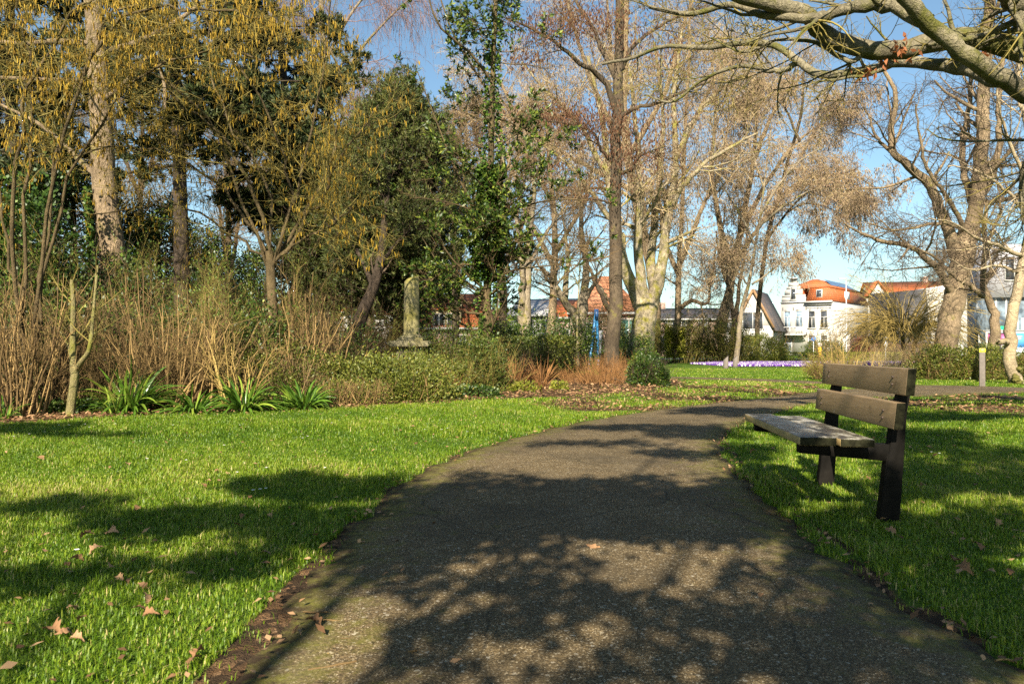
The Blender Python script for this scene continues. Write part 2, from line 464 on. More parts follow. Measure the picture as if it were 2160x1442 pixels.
dd = math_n(nt, 'ADD', d, math_n(nt, 'MULTIPLY', math_n(nt, 'SUBTRACT', noise(nt, v, 9, 5, 0.7), 0.5), 0.7))
col = mix(nt, ramp(nt, [(0.38, (0,) * 3), (0.6, (1,) * 3)], dd).outputs[0], grass_c, soil_c)
nt.links.new(col, b.inputs['Base Color']); b.inputs['Roughness'].default_value = 0.95; b.inputs['Specular IOR Level'].default_value = 0.1
bump(nt, math_n(nt, 'ADD', gr2, noise(nt, v, 120, 2)), 1.0, 0.03, b)
o = MB().add(gp, gq, tint=gd).build('ground', m_ground); tag(o, 'flat park ground of mown turf and leafy soil', 'ground', kind='structure')

m_path, nt, b = newmat('worn_asphalt')
v = coords(nt)
ed = attr(nt, 'tint')
st = voronoi(nt, v, 210, 'F1', 'Color'); sep = nt.nodes.new('ShaderNodeSeparateColor'); nt.links.new(st, sep.inputs[0])
st2 = voronoi(nt, v, 95, 'F1', 'Color'); sep2 = nt.nodes.new('ShaderNodeSeparateColor'); nt.links.new(st2, sep2.inputs[0])
base = ramp(nt, [(0.0, (0.034, 0.025, 0.013)), (0.5, (0.108, 0.078, 0.039)), (0.9, (0.20, 0.148, 0.078)), (0.985, (0.42, 0.36, 0.25))], sep.outputs[0]).outputs[0]
base = mix(nt, ramp(nt, [(0.982, (0,) * 3), (0.988, (0.8,) * 3)], sep2.outputs[1]).outputs[0], base, (0.40, 0.36, 0.28))
blot = noise(nt, v, 0.9, 6, 0.65)
base = mix(nt, ramp(nt, [(0.40, (0,) * 3), (0.70, (0.85,) * 3)], blot).outputs[0], base, (0.050, 0.041, 0.027))
blot2 = noise(nt, coords(nt, (1.6, 0.35, 1)), 2.2, 5, 0.6)
base = mix(nt, ramp(nt, [(0.55, (0,) * 3), (0.75, (0.45,) * 3)], blot2).outputs[0], base, (0.15, 0.125, 0.085))
mossn = math_n(nt, 'ADD', math_n(nt, 'MULTIPLY', noise(nt, v, 8, 7, 0.8), 0.95), math_n(nt, 'MULTIPLY', ed, 0.30))
base = mix(nt, ramp(nt, [(0.58, (0,) * 3), (0.80, (0.8,) * 3)], mossn).outputs[0], base, (0.115, 0.115, 0.017))
dirtn = math_n(nt, 'ADD', math_n(nt, 'MULTIPLY', noise(nt, v, 14, 6, 0.75), 0.6), math_n(nt, 'MULTIPLY', ed, 0.42))
base = mix(nt, ramp(nt, [(0.60, (0,) * 3), (0.74, (1,) * 3)], dirtn).outputs[0], base, (0.038, 0.026, 0.015))
cr = voronoi(nt, mix(nt, 0.12, v, noise(nt, v, 3, 4, 0.6, 'Color')), 0.9, 'DISTANCE_TO_EDGE')
base = mix(nt, ramp(nt, [(0.0, (0.7,) * 3), (0.006, (0,) * 3)], cr).outputs[0], base, (0.02, 0.018, 0.012))
nt.links.new(base, b.inputs['Base Color']); b.inputs['Roughness'].default_value = 0.8; b.inputs['Specular IOR Level'].default_value = 0.14
bump(nt, math_n(nt, 'ADD', sep.outputs[1], math_n(nt, 'MULTIPLY', noise(nt, v, 60, 3), 0.8)), 0.9, 0.007, b)
def loft(A, B, n=14, z=0.012, crown=0.02):
    t = np.linspace(0, 1, n)
    V = A[:, None] * (1 - t)[None, :, None] + B[:, None] * t[None, :, None]
    V[:, :, 2] = z + crown * (1 - (2 * t - 1) ** 2)[None]
    V[:, 0, 2] = V[:, -1, 2] = 0.002
    e = np.broadcast_to((np.abs(2 * t - 1) ** 3)[None], V.shape[:2])
    k = np.arange(V.shape[0] * n).reshape(V.shape[0], n)
    q = np.stack([k[:-1, :-1], k[:-1, 1:], k[1:, 1:], k[1:, :-1]], -1).reshape(-1, 4)
    return MB().add(V.reshape(-1, 3), q, tint=e.ravel())
o = loft(Lc, Rc).build('path', m_path, smooth=True); tag(o, 'curving asphalt footpath with mossy edges', 'path', kind='structure')
o = loft(CL + nC * 0.8, CL - nC * 0.8, 8, 0.006, 0.01).build('cross_path', m_path, smooth=True); tag(o, 'narrow asphalt path crossing beyond the bench', 'path', kind='structure')
m_road = plain('road_asphalt', (0.07, 0.07, 0.072), 0.8, 0.2, 2.0)
o = MB().add([[6, 70, .004], [140, 44, .004], [142, 51, .004], [6, 78, .004]], [[0, 1, 2, 3]]).build('road', m_road); tag(o, 'grey street running past the houses', 'road', kind='structure')

# ------------------------------------------------------------------ bench
m_plank, nt, b = newmat('old_painted_wood')
v = coords(nt, (1, 1, 1)); vs = coords(nt, (9, 1.2, 9))
n1 = noise(nt, vs, 5, 6, 0.7); n2 = noise(nt, v, 7, 6, 0.75)
c = ramp(nt, [(0.2, (0.13, 0.090, 0.049)), (0.75, (0.215, 0.152, 0.083))], n1).outputs[0]
c = mix(nt, ramp(nt, [(0.60, (0,) * 3), (0.66, (1,) * 3)], n2).outputs[0], c, (0.10, 0.068, 0.036))
c = mix(nt, ramp(nt, [(0.665, (0,) * 3), (0.70, (1,) * 3)], noise(nt, coords(nt, (3, 1, 2)), 9, 6, 0.8)).outputs[0], c, (0.05, 0.04, 0.03))
c = mix(nt, ramp(nt, [(0.68, (0,) * 3), (0.72, (0.7,) * 3)], noise(nt, coords(nt, (1, 1, .5)), 16, 4, 0.7)).outputs[0], c, (0.50, 0.46, 0.40))
nt.links.new(c, b.inputs['Base Color']); b.inputs['Roughness'].default_value = 0.5
bump(nt, n1, 0.5, 0.004, b)
m_seat, nt, b = newmat('peeling_seat_paint')
v = coords(nt, (2.2, 0.9, 1)); n2 = noise(nt, v, 6, 7, 0.75)
c = ramp(nt, [(0.46, (0.04, 0.033, 0.025)), (0.53, (0.14, 0.13, 0.09)), (0.58, (0.27, 0.255, 0.225)), (0.8, (0.40, 0.385, 0.35))], n2).outputs[0]
nt.links.new(c, b.inputs['Base Color']); b.inputs['Roughness'].default_value = 0.42; bump(nt, n2, 0.6, 0.004, b)
m_edge = plain('ochre_seat_edge', (0.34, 0.25, 0.11), 0.6, 0.3, 9, bumps=0.004)
m_end = plain('mossy_end_grain', (0.014, 0.014, 0.007), 0.9, 0.8, 30, bumps=0.004, spec=0.1)
m_leg = plain('shade_blackened_post', (0.007, 0.006, 0.005), 0.75, 0.5, 12, bumps=0.003, spec=0.12)  # near-black tone stands in for tree shade on the legs

m_bolt = plain('rusty_bolt', (0.035, 0.024, 0.018), 0.6, 0.4, 40)
BA = -math.atan(0.105)
bench = empty('park_bench', (2.11, 4.72, 0), 'weathered bench of broad tan planks on dark leaning posts beside the path', 'bench', rotz=BA)
def plank(name, x0, x1, z0, z1, y0, y1, mats, lean=0.0, curve=0.0):
    """box along y with separate end-grain material; x0 is the front"""
    mb = MB(); n = 14
    ys = np.linspace(y0, y1, n); V = []
    for y in ys:
        cx = curve * (1 - (2 * (y - y0) / (y1 - y0) - 1) ** 2)
        V += [[x0 + cx, y, z0], [x1 + cx, y, z0], [x1 + cx + lean, y, z1], [x0 + cx + lean, y, z1]]
    k = np.arange(n * 4).reshape(n, 4); A, B = k[:-1], k[1:]
    def side(i, j): return np.stack([A[:, i], A[:, j], B[:, j], B[:, i]], -1)[:, ::-1]
    mb.add(V, None)
    mb.n = 0
    mb.q += [np.vstack([side(0, 1), side(1, 2)]), side(2, 3), side(3, 0), np.array([[0, 1, 2, 3], [n * 4 - 1, n * 4 - 2, n * 4 - 3, n * 4 - 4]])]
    mb.qm += [np.zeros(2 * (n - 1), int), np.full(n - 1, 1), np.full(n - 1, 2), np.full(2, 3)]
    o = mb.build(name, mats, bench, bevel=0.006)
    return o
bm_ = [m_plank, m_plank, m_plank, m_end]
plank('back_plank', 0.030, 0.078, 0.702, 0.846, -0.74, 0.72, bm_, 0.014)
plank('back_plank', -0.022, 0.028, 0.522, 0.664, -0.72, 0.70, bm_, 0.016)
sm_ = [m_edge, m_seat, m_edge, m_end]
plank('seat_plank', -0.505, -0.315, 0.435, 0.480, -0.74, 0.72, sm_)
plank('seat_plank', -0.292, -0.115, 0.428, 0.470, -0.72, 0.70, sm_)
for y in (-0.56, 0.56):
    leg = MB().prism([(-0.056, -0.06), (0.052, -0.06), (0.088, 0.45), (0.098, 0.60), (0.134, 0.80), (0.085, 0.80), (0.031, 0.60), (0.018, 0.47), (-0.006, 0.38)], 'y', y - 0.03, y + 0.03).build('leg', m_leg, bench, bevel=0.004)
    MB().prism([(-0.47, 0.375), (0.02, 0.335), (0.025, 0.430), (-0.47, 0.432)], 'y', y - 0.0295, y + 0.0295).build('seat_bracket', m_leg, bench, bevel=0.004)
    for z, x in ((0.795, 0.0365), (0.755, 0.0325), (0.612, -0.0145), (0.572, -0.0185)):
        MB().prism([(y + .007 * math.cos(a), z + .007 * math.sin(a)) for a in np.arange(10) * .6283], 'x', x - .006, x + .004).build('bolt', m_bolt, bench)

# ------------------------------------------------------------------ broken column in the shrubbery
m_stone, nt, b = newmat('mossy_stone')
v = coords(nt)
n1 = noise(nt, v, 5, 6, 0.7); n2 = noise(nt, v, 1.4, 4, 0.6)
c = ramp(nt, [(0.3, (0.13, 0.115, 0.068)), (0.7, (0.25, 0.22, 0.135))], n1).outputs[0]
c = mix(nt, ramp(nt, [(0.42, (0,) * 3), (0.62, (0.85,) * 3)], n2).outputs[0], c, (0.15, 0.135, 0.022))
c = mix(nt, ramp(nt, [(0.66, (0,) * 3), (0.80, (0.6,) * 3)], noise(nt, v, 11, 4, 0.6)).outputs[0], c, (0.09, 0.08, 0.05))
nt.links.new(c, b.inputs['Base Color']); b.inputs['Roughness'].default_value = 0.95; bump(nt, n1, 0.4, 0.008, b)
def lathe(prof, s=36, cutz=None):
    mb = MB(); n = len(prof); V = []
    for r, z in prof:
        for i in range(s):
            a = 2 * math.pi * i / s; V.append([r * math.cos(a), r * math.sin(a), z])
    V = np.array(V)
    if cutz: V[-s:, 2] = cutz(V[-s:])
    k = np.arange(n * s).reshape(n, s)
    q = np.stack([k[:-1], np.roll(k[:-1], -1, 1), np.roll(k[1:], -1, 1), k[1:]], -1).reshape(-1, 4)
    top = len(V); V = np.vstack([V, [[0, 0, V[-s:, 2].mean()]], [[0, 0, prof[0][1]]]])
    tr = [[k[-1, i], k[-1, (i + 1) % s], top] for i in range(s)] + [[k[0, (i + 1) % s], k[0, i], top + 1] for i in range(s)]
    return mb.add(V, q, tr)
cb = P(868, 735, 17.0)
colm = empty('broken_column', (cb[0], 17.0, 0), 'mossy round stone column with a slanted broken top standing in the shrubbery', 'monument')
zc = lambda y: P(868, y, 17.0)[2]
lathe([(0.285, zc(713)), (0.27, zc(711)), (0.19, zc(706)), (0.178, zc(700)), (0.175, zc(650)), (0.160, zc(592))],
      40, lambda V: zc(588) + V[:, 0] * 0.38 + 0.015 * np.sin(V[:, 1] * 30)).build('shaft', m_stone, colm, smooth=False)
MB().box((0, 0, (zc(713) + zc(719)) / 2), (0.58, 0.58, zc(713) - zc(719))).build('base_block', m_stone, colm, bevel=0.012)
MB().prism([(-0.47, zc(727)), (-0.40, zc(731)), (0.40, zc(731)), (0.47, zc(727)), (0.47, zc(723)), (0.42, zc(719)), (-0.42, zc(719)), (-0.47, zc(723))], 'y', -0.45, 0.45).build('ledge', m_stone, colm, bevel=0.01)
MB().box((0, 0, zc(731) / 2 - 0.02), (0.58, 0.58, zc(731) + 0.04)).build('pedestal', m_stone, colm, bevel=0.01)

# ------------------------------------------------------------------ bollard beside the hedge
bl = G(2072, 816)
boll = empty('wooden_bollard', bl, 'grey square wooden post with a yellow marker plate near its top', 'bollard', rotz=-0.5)
m_grey = plain('silver_wood', (0.115, 0.10, 0.088), 0.8, 0.25, 14, bumps=0.004)
zt = P(2072, 734, bl[1])[2]
MB().box((0, 0, zt / 2 - 0.05), (0.125, 0.125, zt + 0.1)).build('post', m_grey, boll, bevel=0.008)
m_yel = plain('yellow_plate', (0.62, 0.55, 0.03), 0.5, 0.1)
pl_ = MB().box((0, 0, zt - 0.055), (0.131, 0.131, 0.095)).build('marker_plate', m_yel, boll, bevel=0.003)
MB().box((0, -0.0665, zt - 0.055), (0.05, 0.004, 0.012)).box((0.0, -0.0665, zt - 0.04), (0.012, 0.004, 0.03)).build('arrow', plain('faded_marker', (0.5, 0.52, 0.30)), pl_)

# ------------------------------------------------------------------ houses
m_white = plain('white_render', (0.37, 0.367, 0.355), 0.8, 0.05, 3)
m_frame = plain('white_joinery', (0.43, 0.43, 0.425), 0.5, 0.04, 3)
m_cream = plain('cream_render', (0.42, 0.35, 0.21), 0.8, 0.06, 3)
m_brick = brickmat('red_brick', (0.26, 0.12, 0.075))
m_tile = tilemat('orange_roof_tiles', (0.42, 0.105, 0.022))
m_tileold = tilemat('weathered_roof_tiles', (0.36, 0.15, 0.075))
m_slate = tilemat('dark_roof_tiles', (0.05, 0.052, 0.062))
m_greyroof = plain('pale_grey_roof', (0.34, 0.34, 0.35), 0.8, 0.15, 2)
m_pane = glassy('window_glass', (0.035, 0.04, 0.048))
m_bluepane = glassy('pale_blue_door_glass', (0.16, 0.22, 0.29))
m_tealpane = glassy('green_blind_glass', (0.06, 0.13, 0.115))
m_dark = plain('black_iron', (0.02, 0.02, 0.022), 0.6)
m_brownwood = plain('brown_verge_board', (0.20, 0.12, 0.06), 0.8, 0.2, 5)
m_solar = glassy('solar_panel_blue', (0.03, 0.035, 0.07))

def facing(face, w, d):
    """local frame (origin, x axis, outward normal) of a wall of a w x d box with its front at y=0"""
    return {'front': (np.array([0, 0, 0.]), np.array([1, 0, 0.]), np.array([0, -1, 0.])),
            'right': (np.array([w, 0, 0.]), np.array([0, 1, 0.]), np.array([1, 0, 0.])),
            'left': (np.array([0, d, 0.]), np.array([0, -1, 0.]), np.array([-1, 0, 0.]))}[face]
def onwall(mb, fr, u, out, z, su, so, sz, mi=0):
    O, X, N = fr
    rot = np.stack([X, N, [0, 0, 1]], 1)
    return mb.box(O + X * u + N * out + np.array([0, 0, z]), (su, so, sz), mi=mi, rot=rot)
def window(par, fr, u, z0, w, h, kind='sash', pane=None, name='window'):
    mb = MB(); t = 0.09
    for s in (-1, 1): onwall(mb, fr, u + s * (w / 2 + t / 2 - 0.001), 0.05, z0 + h / 2, t, 0.1, h)
    onwall(mb, fr, u, 0.05, z0 + h + t / 2, w + 2 * t, 0.1, t)
    onwall(mb, fr, u, 0.07, z0 - 0.05, w + 2 * t + 0.12, 0.16, 0.1)
    if kind in ('sash', 'tall'):
        onwall(mb, fr, u, 0.045, z0 + h * 0.64, w, 0.07, 0.07)
        onwall(mb, fr, u, 0.045, z0 + h * 0.30, 0.06, 0.06, h * 0.60)
    elif kind == 'double': onwall(mb, fr, u, 0.045, z0 + h / 2, 0.08, 0.07, h)
    elif kind == 'grid':
        for q in (-0.25, 0, 0.25): onwall(mb, fr, u + q * w, 0.045, z0 + h / 2, 0.06, 0.07, h)
    o = mb.build(name, m_frame, par)
    pb = MB(); onwall(pb, fr, u, 0.012, z0 + h / 2, w, 0.02, h)
    pb.build('pane', pane or m_pane, o)
    return o
def gable_roof(par, w, d, eave, ridge, along_x, mat_, over=0.35, th=0.14, name='roof'):
    mb = MB(); run = d if along_x else w; ln = w if along_x else d; ax = 'x' if along_x else 'y'
    s = (ridge - eave) / (run / 2); lo = eave - s * over
    mb.prism([(-over, lo), (run / 2, ridge), (run / 2, ridge + th * 1.3), (-over, lo + th)], ax, -over, ln + over)
    mb.prism([(run / 2, ridge + th * 1.3), (run / 2, ridge), (run + over, lo), (run + over, lo + th)], ax, -over, ln + over)
    return mb.build(name, mat_, par)
def hip_roof(par, x0, y0, x1, y1, z0, z1, inset, mat_, over=0.3, name='roof'):
    a = [(x0 - over, y0 - over, z0), (x1 + over, y0 - over, z0), (x1 + over, y1 + over, z0), (x0 - over, y1 + over, z0)]
    bq = [(x0 + inset, y0 + inset, z1), (x1 - inset, y0 + inset, z1), (x1 - inset, y1 - inset, z1), (x0 + inset, y1 - inset, z1)]
    return MB().add(a + bq, [[3, 2, 1, 0], [0, 1, 5, 4], [1, 2, 6, 5], [2, 3, 7, 6], [3, 0, 4, 7], [4, 5, 6, 7]]).build(name, mat_, par)

# white villa
PHI = math.radians(40)
cR = P(1755, 735, 95.0)
vil = empty('white_villa', (cR[0] - 6.4 * math.cos(PHI), 95 + 6.4 * math.sin(PHI), 0), 'white villa with an orange tiled roof, ornate gable and balcony', 'house', rotz=-PHI)
W_, D_ = 6.4, 16.0
wb = MB().box((W_ / 2, D_ / 2, 3.5), (W_, D_, 7.0))
gab = [(0.05, 6.98), (3.15, 6.98), (3.1, 7.6), (2.75, 7.9), (2.75, 8.5), (2.35, 8.9), (2.2, 9.5), (1.95, 9.6), (1.95, 10.1), (1.25, 10.1), (1.25, 9.6), (1.0, 9.5), (0.85, 8.9), (0.45, 8.5), (0.45, 7.9), (0.1, 7.6)]
for a_, b_ in (((0.05, 3.15), (6.98, 7.6)), ((0.1, 3.1), (7.6, 7.9)), ((0.45, 2.75), (7.9, 8.6)), ((0.7, 2.5), (8.6, 9.0)), ((0.95, 2.25), (9.0, 9.5)), ((1.2, 2.0), (9.5, 9.95))):
    wb.box(((a_[0] + a_[1]) / 2, 0.152, (b_[0] + b_[1]) / 2), (a_[1] - a_[0], 0.3, b_[1] - b_[0] + 0.003))
wb.build('wall', m_white, vil)
fr = facing('front', W_, D_)
tr_ = MB()
onwall(tr_, fr, 4.85, 0.28, 6.86, 3.4, 0.56, 0.22); onwall(tr_, fr, 4.85, 0.14, 6.55, 3.2, 0.28, 0.12); onwall(tr_, fr, 4.85, 0.05, 6.15, 3.1, 0.1, 0.08)
tr_.build('cornice', m_frame, vil)
onwall(MB(), fr, 1.6, 0.1, 6.95, 3.3, 0.2, 0.14).build('cornice', m_frame, vil); onwall(MB(), fr, 1.6, 0.16, 10.02, 1.1, 0.5, 0.14).build('gable_cap', m_frame, vil)
MB().add([(0.3 + x, y, z) for x, y, z in [(2.9, 0.1, 7.02), (6.25, 0.1, 7.02), (6.25, D_ + .1, 7.02), (2.9, D_ + .1, 7.02), (3.1, 0.75, 8.75), (5.55, 0.75, 8.75), (5.55, D_ - .6, 8.75), (3.1, D_ - .6, 8.75)]] ,
         [[3, 2, 1, 0], [0, 1, 5, 4], [1, 2, 6, 5], [2, 3, 7, 6], [3, 0, 4, 7]]).build('mansard_roof', m_tile, vil)
hip_roof(vil, 0.8, 0.75, 5.85, D_ - .6, 8.75, 10.0, 2.2, m_tile, 0.15, 'upper_roof')
MB().add([(0.5, 2.6, 7.0), (0.5, D_, 7.0), (3.15, D_, 8.7), (3.15, 2.6, 8.7)], [[0, 3, 2, 1]]).box((1.6, 1.6, 7.8), (1.9, 2.6, 1.7)).build('rear_roof', m_tile, vil)
MB().add([(5.25, 3.5, 9.18), (5.25, 13.8, 9.18), (4.15, 13.2, 10.02), (4.15, 4.2, 10.02)], [[0, 1, 2, 3]]).build('solar_panel', m_solar, vil)
for u, z, w, h, k, pn in ((0.85, 3.75, .75, 2.0, 'tall', m_bluepane), (2.35, 3.75, .75, 2.0, 'tall', m_bluepane), (3.95, 3.6, .75, 2.1, 'sash', None), (5.45, 3.6, .75, 2.1, 'sash', None), (3.95, 1.0, .75, 1.6, 'sash', None), (5.45, 1.0, .75, 1.6, 'sash', None), (1.6, 7.3, .55, 1.35, 'plain', None), (0.95, 0.25, .8, 2.1, 'tall', m_bluepane)):
    wo = window(vil, fr, u, z, w, h, k, pn)
    ab = MB(); onwall(ab, fr, u, 0.05, z + h + 0.2, w * 0.9, 0.1, 0.14); onwall(ab, fr, u, 0.045, z + h + 0.3, w * 0.5, 0.09, 0.09); ab.build('lintel', m_white, wo)
rs = facing('right', W_, D_)
sk = MB().box((5.98, 0.30, 7.95), (0.75, 0.12, 1.0), rot=None).build('skylight', m_frame, vil); sk.location = (-1.2, 0.0, 0); MB().box((4.78, 0.225, 7.95), (0.55, 0.04, 0.8)).build('pane', m_pane, sk).location = (1.2, 0, 0)
MB().box((6.32, 6.6, 7.85), (0.12, 1.9, 1.15), rot=roty(-0.0)).build('skylight', plain('white_skylight_blind', (0.8, 0.8, 0.78)), vil)
for u, z in [(u, 6.1) for u in (0.25, 1.6, 3.12, 3.3, 4.7, 6.2)] + [(u, 2.85) for u in (3.3, 4.7, 6.2)]:
    onwall(MB(), fr, u, 0.03, z, 0.07, 0.06, 0.4).build('wall_anchor', m_dark, vil)
bal = MB(); onwall(bal, fr, 1.6, 0.65, 2.72, 3.3, 1.3, 0.14)
bal_o = bal.build('balcony', m_frame, vil)
rail = MB(); onwall(rail, fr, 1.6, 1.26, 3.72, 3.3, 0.07, 0.08); onwall(rail, fr, 1.6, 1.26, 2.86, 3.3, 0.05, 0.06)
for u in np.linspace(0.02, 3.18, 5): onwall(rail, fr, u, 1.26, 3.25, 0.09, 0.075, 0.9)
for u in np.r_[np.linspace(0.1, 0.8, 4), np.linspace(2.5, 3.1, 4)]: onwall(rail, fr, u, 1.26, 3.28, 0.14, 0.05, 0.74)
rail.build('railing', m_frame, bal_o)
for u in (0.1, 3.1):
    MB().add(np.array([[u - .05, -.02, 1.9], [u + .05, -.02, 1.9], [u + .05, -1.2, 2.62], [u - .05, -1.2, 2.62], [u - .05, -.02, 2.1], [u + .05, -.02, 2.1], [u + .05, -1.0, 2.66], [u - .05, -1.0, 2.66]]), [[0, 1, 2, 3], [7, 6, 5, 4], [1, 5, 6, 2], [0, 3, 7, 4]]).build('bracket', m_frame, bal_o)
MB().prism([(6.43, 0.6), (6.43, 1.3), (8.3, 1.3), (8.3, 0.6)], 'z', 0, 2.9).build('side_porch', m_white, vil)

# generic houses
def house(name, label, px, Y, w, d, eave, ridge, wall, roof, phi=0.0, along_x=True, cat='house', wins=(), hip=None, chimney=None, verge=None):
    c = P(px, 735, Y)
    ho = empty(name, (c[0] - w / 2 * math.cos(phi), Y + w / 2 * math.sin(phi), 0), label, cat, rotz=-phi)
    mb = MB().box((w / 2, d / 2, eave / 2), (w, d, eave))
    if hip is None:
        if along_x:
            for x in (0.15, w - 0.15): mb.prism([(0.02, eave - .01), (d - .02, eave - .01), (d / 2, ridge - 0.02)], 'x', x - 0.148, x + 0.148)
        else:
            for y in (0.15, d - 0.15): mb.prism([(0.02, eave - .01), (w - .02, eave - .01), (w / 2, ridge - 0.02)], 'y', y - 0.148, y + 0.148)
    mb.build('wall', wall, ho)
    if hip is None: r_ = gable_roof(ho, w, d, eave, ridge, along_x, roof)
    else: r_ = hip_roof(ho, 0, 0, w, d, eave + 0.01, ridge, hip, roof)
    if chimney: MB().box((chimney, d / 2, ridge + 0.25), (0.6, 0.6, 1.3)).build('chimney', m_brick, r_)
    for f, u, z, ww, hh, k, *pn in wins: window(ho, facing(f, w, d), u, z, ww, hh, k, pn[0] if pn else None)
    gt = MB(); onwall(gt, facing('front', w, d), w / 2, 0.36 if hip is None else 0.33, eave - 0.12, w + 0.5, 0.12, 0.16)
    if along_x or hip is not None: gt.build('gutter', m_frame, ho)
    elif verge:
        ang = math.atan2(ridge - eave, w / 2); ln = math.hypot(ridge - eave, w / 2) + 0.4
        for s in (-1, 1):
            MB().box((w / 2 + s * (w / 4 + .1), -0.37, (eave + ridge) / 2 - 0.08), (ln, 0.06, 0.28), rot=roty(s * ang)).build('verge_board', verge, ho)
    return ho
h1 = house('brick_cottage', 'small brick cottage with orange roof and cream dormer seen right of the stone column', 938, 62, 5.6, 7, 2.7, 5.5, m_brick, m_tile, 0.05, True, wins=[('front', 1.4, 0.8, 1.0, 1.2, 'double'), ('front', 4.0, 0.8, 1.0, 1.2, 'double')], chimney=1.0)
dm = MB().box((2.9, 1.0, 3.3), (2.3, 2.0, 1.6)).build('dormer', m_cream, h1)
MB().prism([(1.55, 4.1), (4.25, 4.1), (3.9, 4.25), (1.9, 4.25)], 'y', -0.2, 2.2).build('roof', m_tile, dm)
for u in (2.35, 3.45): window(dm, facing('front', 1, 1), u, 2.75, 0.75, 1.0, 'double')
for w_o in [o for o in dm.children if o.name.startswith('window')]: pass
h2 = house('hipped_house', 'brick house with a large steep weathered orange hipped roof behind the blue frame', 1278, 60, 5.6, 6, 3.85, 6.9, m_brick, m_tileold, 0.1, hip=2.4, wins=[('front', 1.3, 1.2, 1.3, 1.7, 'double'), ('front', 4.6, 1.0, 1.5, 2.2, 'double', m_tealpane)])
house('brick_bungalow', 'low brick house with orange tiles beside the hipped roof house', 1216, 63, 3.6, 6, 3.6, 5.0, m_brick, m_tile, 0.1, wins=[('front', 1.2, 1.0, 1.0, 1.5, 'double')])
house('white_cottage', 'white rendered house with pale grey roof half hidden by the evergreen tree', 1138, 70, 5.4, 8, 4.1, 5.6, m_white, m_greyroof, 0.25, True, wins=[('front', 1.0, 2.4, .8, 1.1, 'double'), ('front', 3.3, 2.4, .8, 1.1, 'double')])
house('pale_lean_house', 'low white house glimpsed just right of the evergreen trunk', 1070, 74, 3.8, 6, 3.4, 4.8, m_white, m_tileold, 0.1, True, wins=[('front', 1.8, 1.2, 1.2, 1.2, 'double')])
house('hidden_white_house', 'white house mostly hidden behind the bare thicket on the left', 660, 66, 6.0, 7, 4.2, 5.6, m_white, m_tile, 0.0, True, wins=[('front', 1.4, 1.2, 1.3, 1.5, 'double'), ('front', 4.4, 1.2, 1.3, 1.5, 'double')])
house('second_hidden_house', 'white walled house glimpsed between stems left of the stone column', 762, 68, 4.4, 7, 4.0, 5.2, m_white, m_tileold, 0.0, True, wins=[('front', 1.2, 1.2, 1.1, 1.5, 'double')])
house('terrace_row', 'brick terrace with white framed dark windows behind the big forked tree', 1440, 92, 8.4, 9, 4.6, 5.9, m_brick, m_slate, 0.12, True, wins=[('front', 0.9, 2.8, 1.0, 1.4, 'double'), ('front', 2.7, 2.8, 1.0, 1.4, 'grid'), ('front', 4.6, 2.8, 1.0, 1.4, 'double'), ('front', 6.6, 2.8, 1.0, 1.4, 'grid'), ('front', 1.8, 0.6, 1.8, 1.8, 'grid'), ('front', 5.6, 0.6, 1.8, 1.8, 'grid')], chimney=2.2)
house('end_terrace', 'dark roofed white house between the leaning trunks', 1522, 94, 4.6, 9, 4.7, 6.0, m_white, m_slate, 0.1, True, wins=[('front', 1.2, 2.9, 1.0, 1.3, 'double'), ('front', 3.2, 2.9, 1.0, 1.3, 'double')])
h5 = house('gabled_house', 'white gabled house with an arched bay window and dark roof beside the villa', 1590, 92, 4.4, 9, 3.7, 8.0, m_white, m_slate, 0.5, False, wins=[('front', 2.1, 3.3, 2.3, 2.0, 'double'), ('front', 2.1, 0.5, 1.8, 1.6, 'grid')], verge=m_brownwood)
br_ = MB(); onwall(br_, facing('front', 4, 4), 2.1, 0.6, 2.55, 2.7, 1.2, 0.12)
bo_ = br_.build('balcony', m_frame, h5)
rl_ = MB()
for z in (2.85, 3.05, 3.25): onwall(rl_, facing('front', 4, 4), 2.1, 1.15, z, 2.7, 0.05, 0.09)
for u in (0.8, 1.45, 2.1, 2.75, 3.4): onwall(rl_, facing('front', 4, 4), u, 1.15, 2.98, 0.08, 0.07, 0.72)
rl_.build('railing', m_frame, bo_)
h7 = house('orange_roof_house', 'long orange tiled house rising behind the dark slanted building', 1925, 112, 11, 8, 8.6, 11.0, m_white, m_tile, 0.2, True, chimney=8.5)
MB().prism([(-.6, 8.7), (1.6, 8.7), (.5, 10.6)], 'y', -1.2, 0.1).build('gable', m_white, h7)
MB().prism([(-1.0, 8.6), (.5, 10.7), (.5, 11.0), (-1.0, 8.85)], 'y', -1.5, 3.5).prism([(.5, 10.7), (2.0, 8.6), (2.0, 8.85), (.5, 11.0)], 'y', -1.5, 3.5).build('gable_roof', m_tile, h7)

# dark slanted building: slate wall facing left, white wall facing the park
m_darkwall = plain('anthracite_cladding', (0.026, 0.026, 0.031), 0.6, 0.1, 2)
A0, A1, A2 = P(1848, 735, 84)[:2], P(1968, 735, 76)[:2], P(2040, 735, 79)[:2]
T0, T1, T2 = P(1838, 735, 84)[:2], P(1954, 735, 76)[:2], P(2040, 735, 79)[:2]
sb = empty('slanted_building', (*A1, 0), 'modern building with a leaning anthracite wall and a white end wall', 'building')
back = np.array([4.0, 9.0])
def vol(bt, tp, zt, mat_, name, inset=0.0):
    V = [(*p, 0) for p in bt] + [(*p, z) for p, z in zip(tp, zt)]
    n = len(bt); q = [[i, (i + 1) % n, n + (i + 1) % n, n + i] for i in range(n)]
    V = np.array(V) - np.array([*A1, 0])
    return MB().add(V, q + [[n, n + 1, n + 2, n + 3]]).build(name, mat_, sb)
ztop = lambda y, Y: EYE + (735 - y) / F_PX * Y
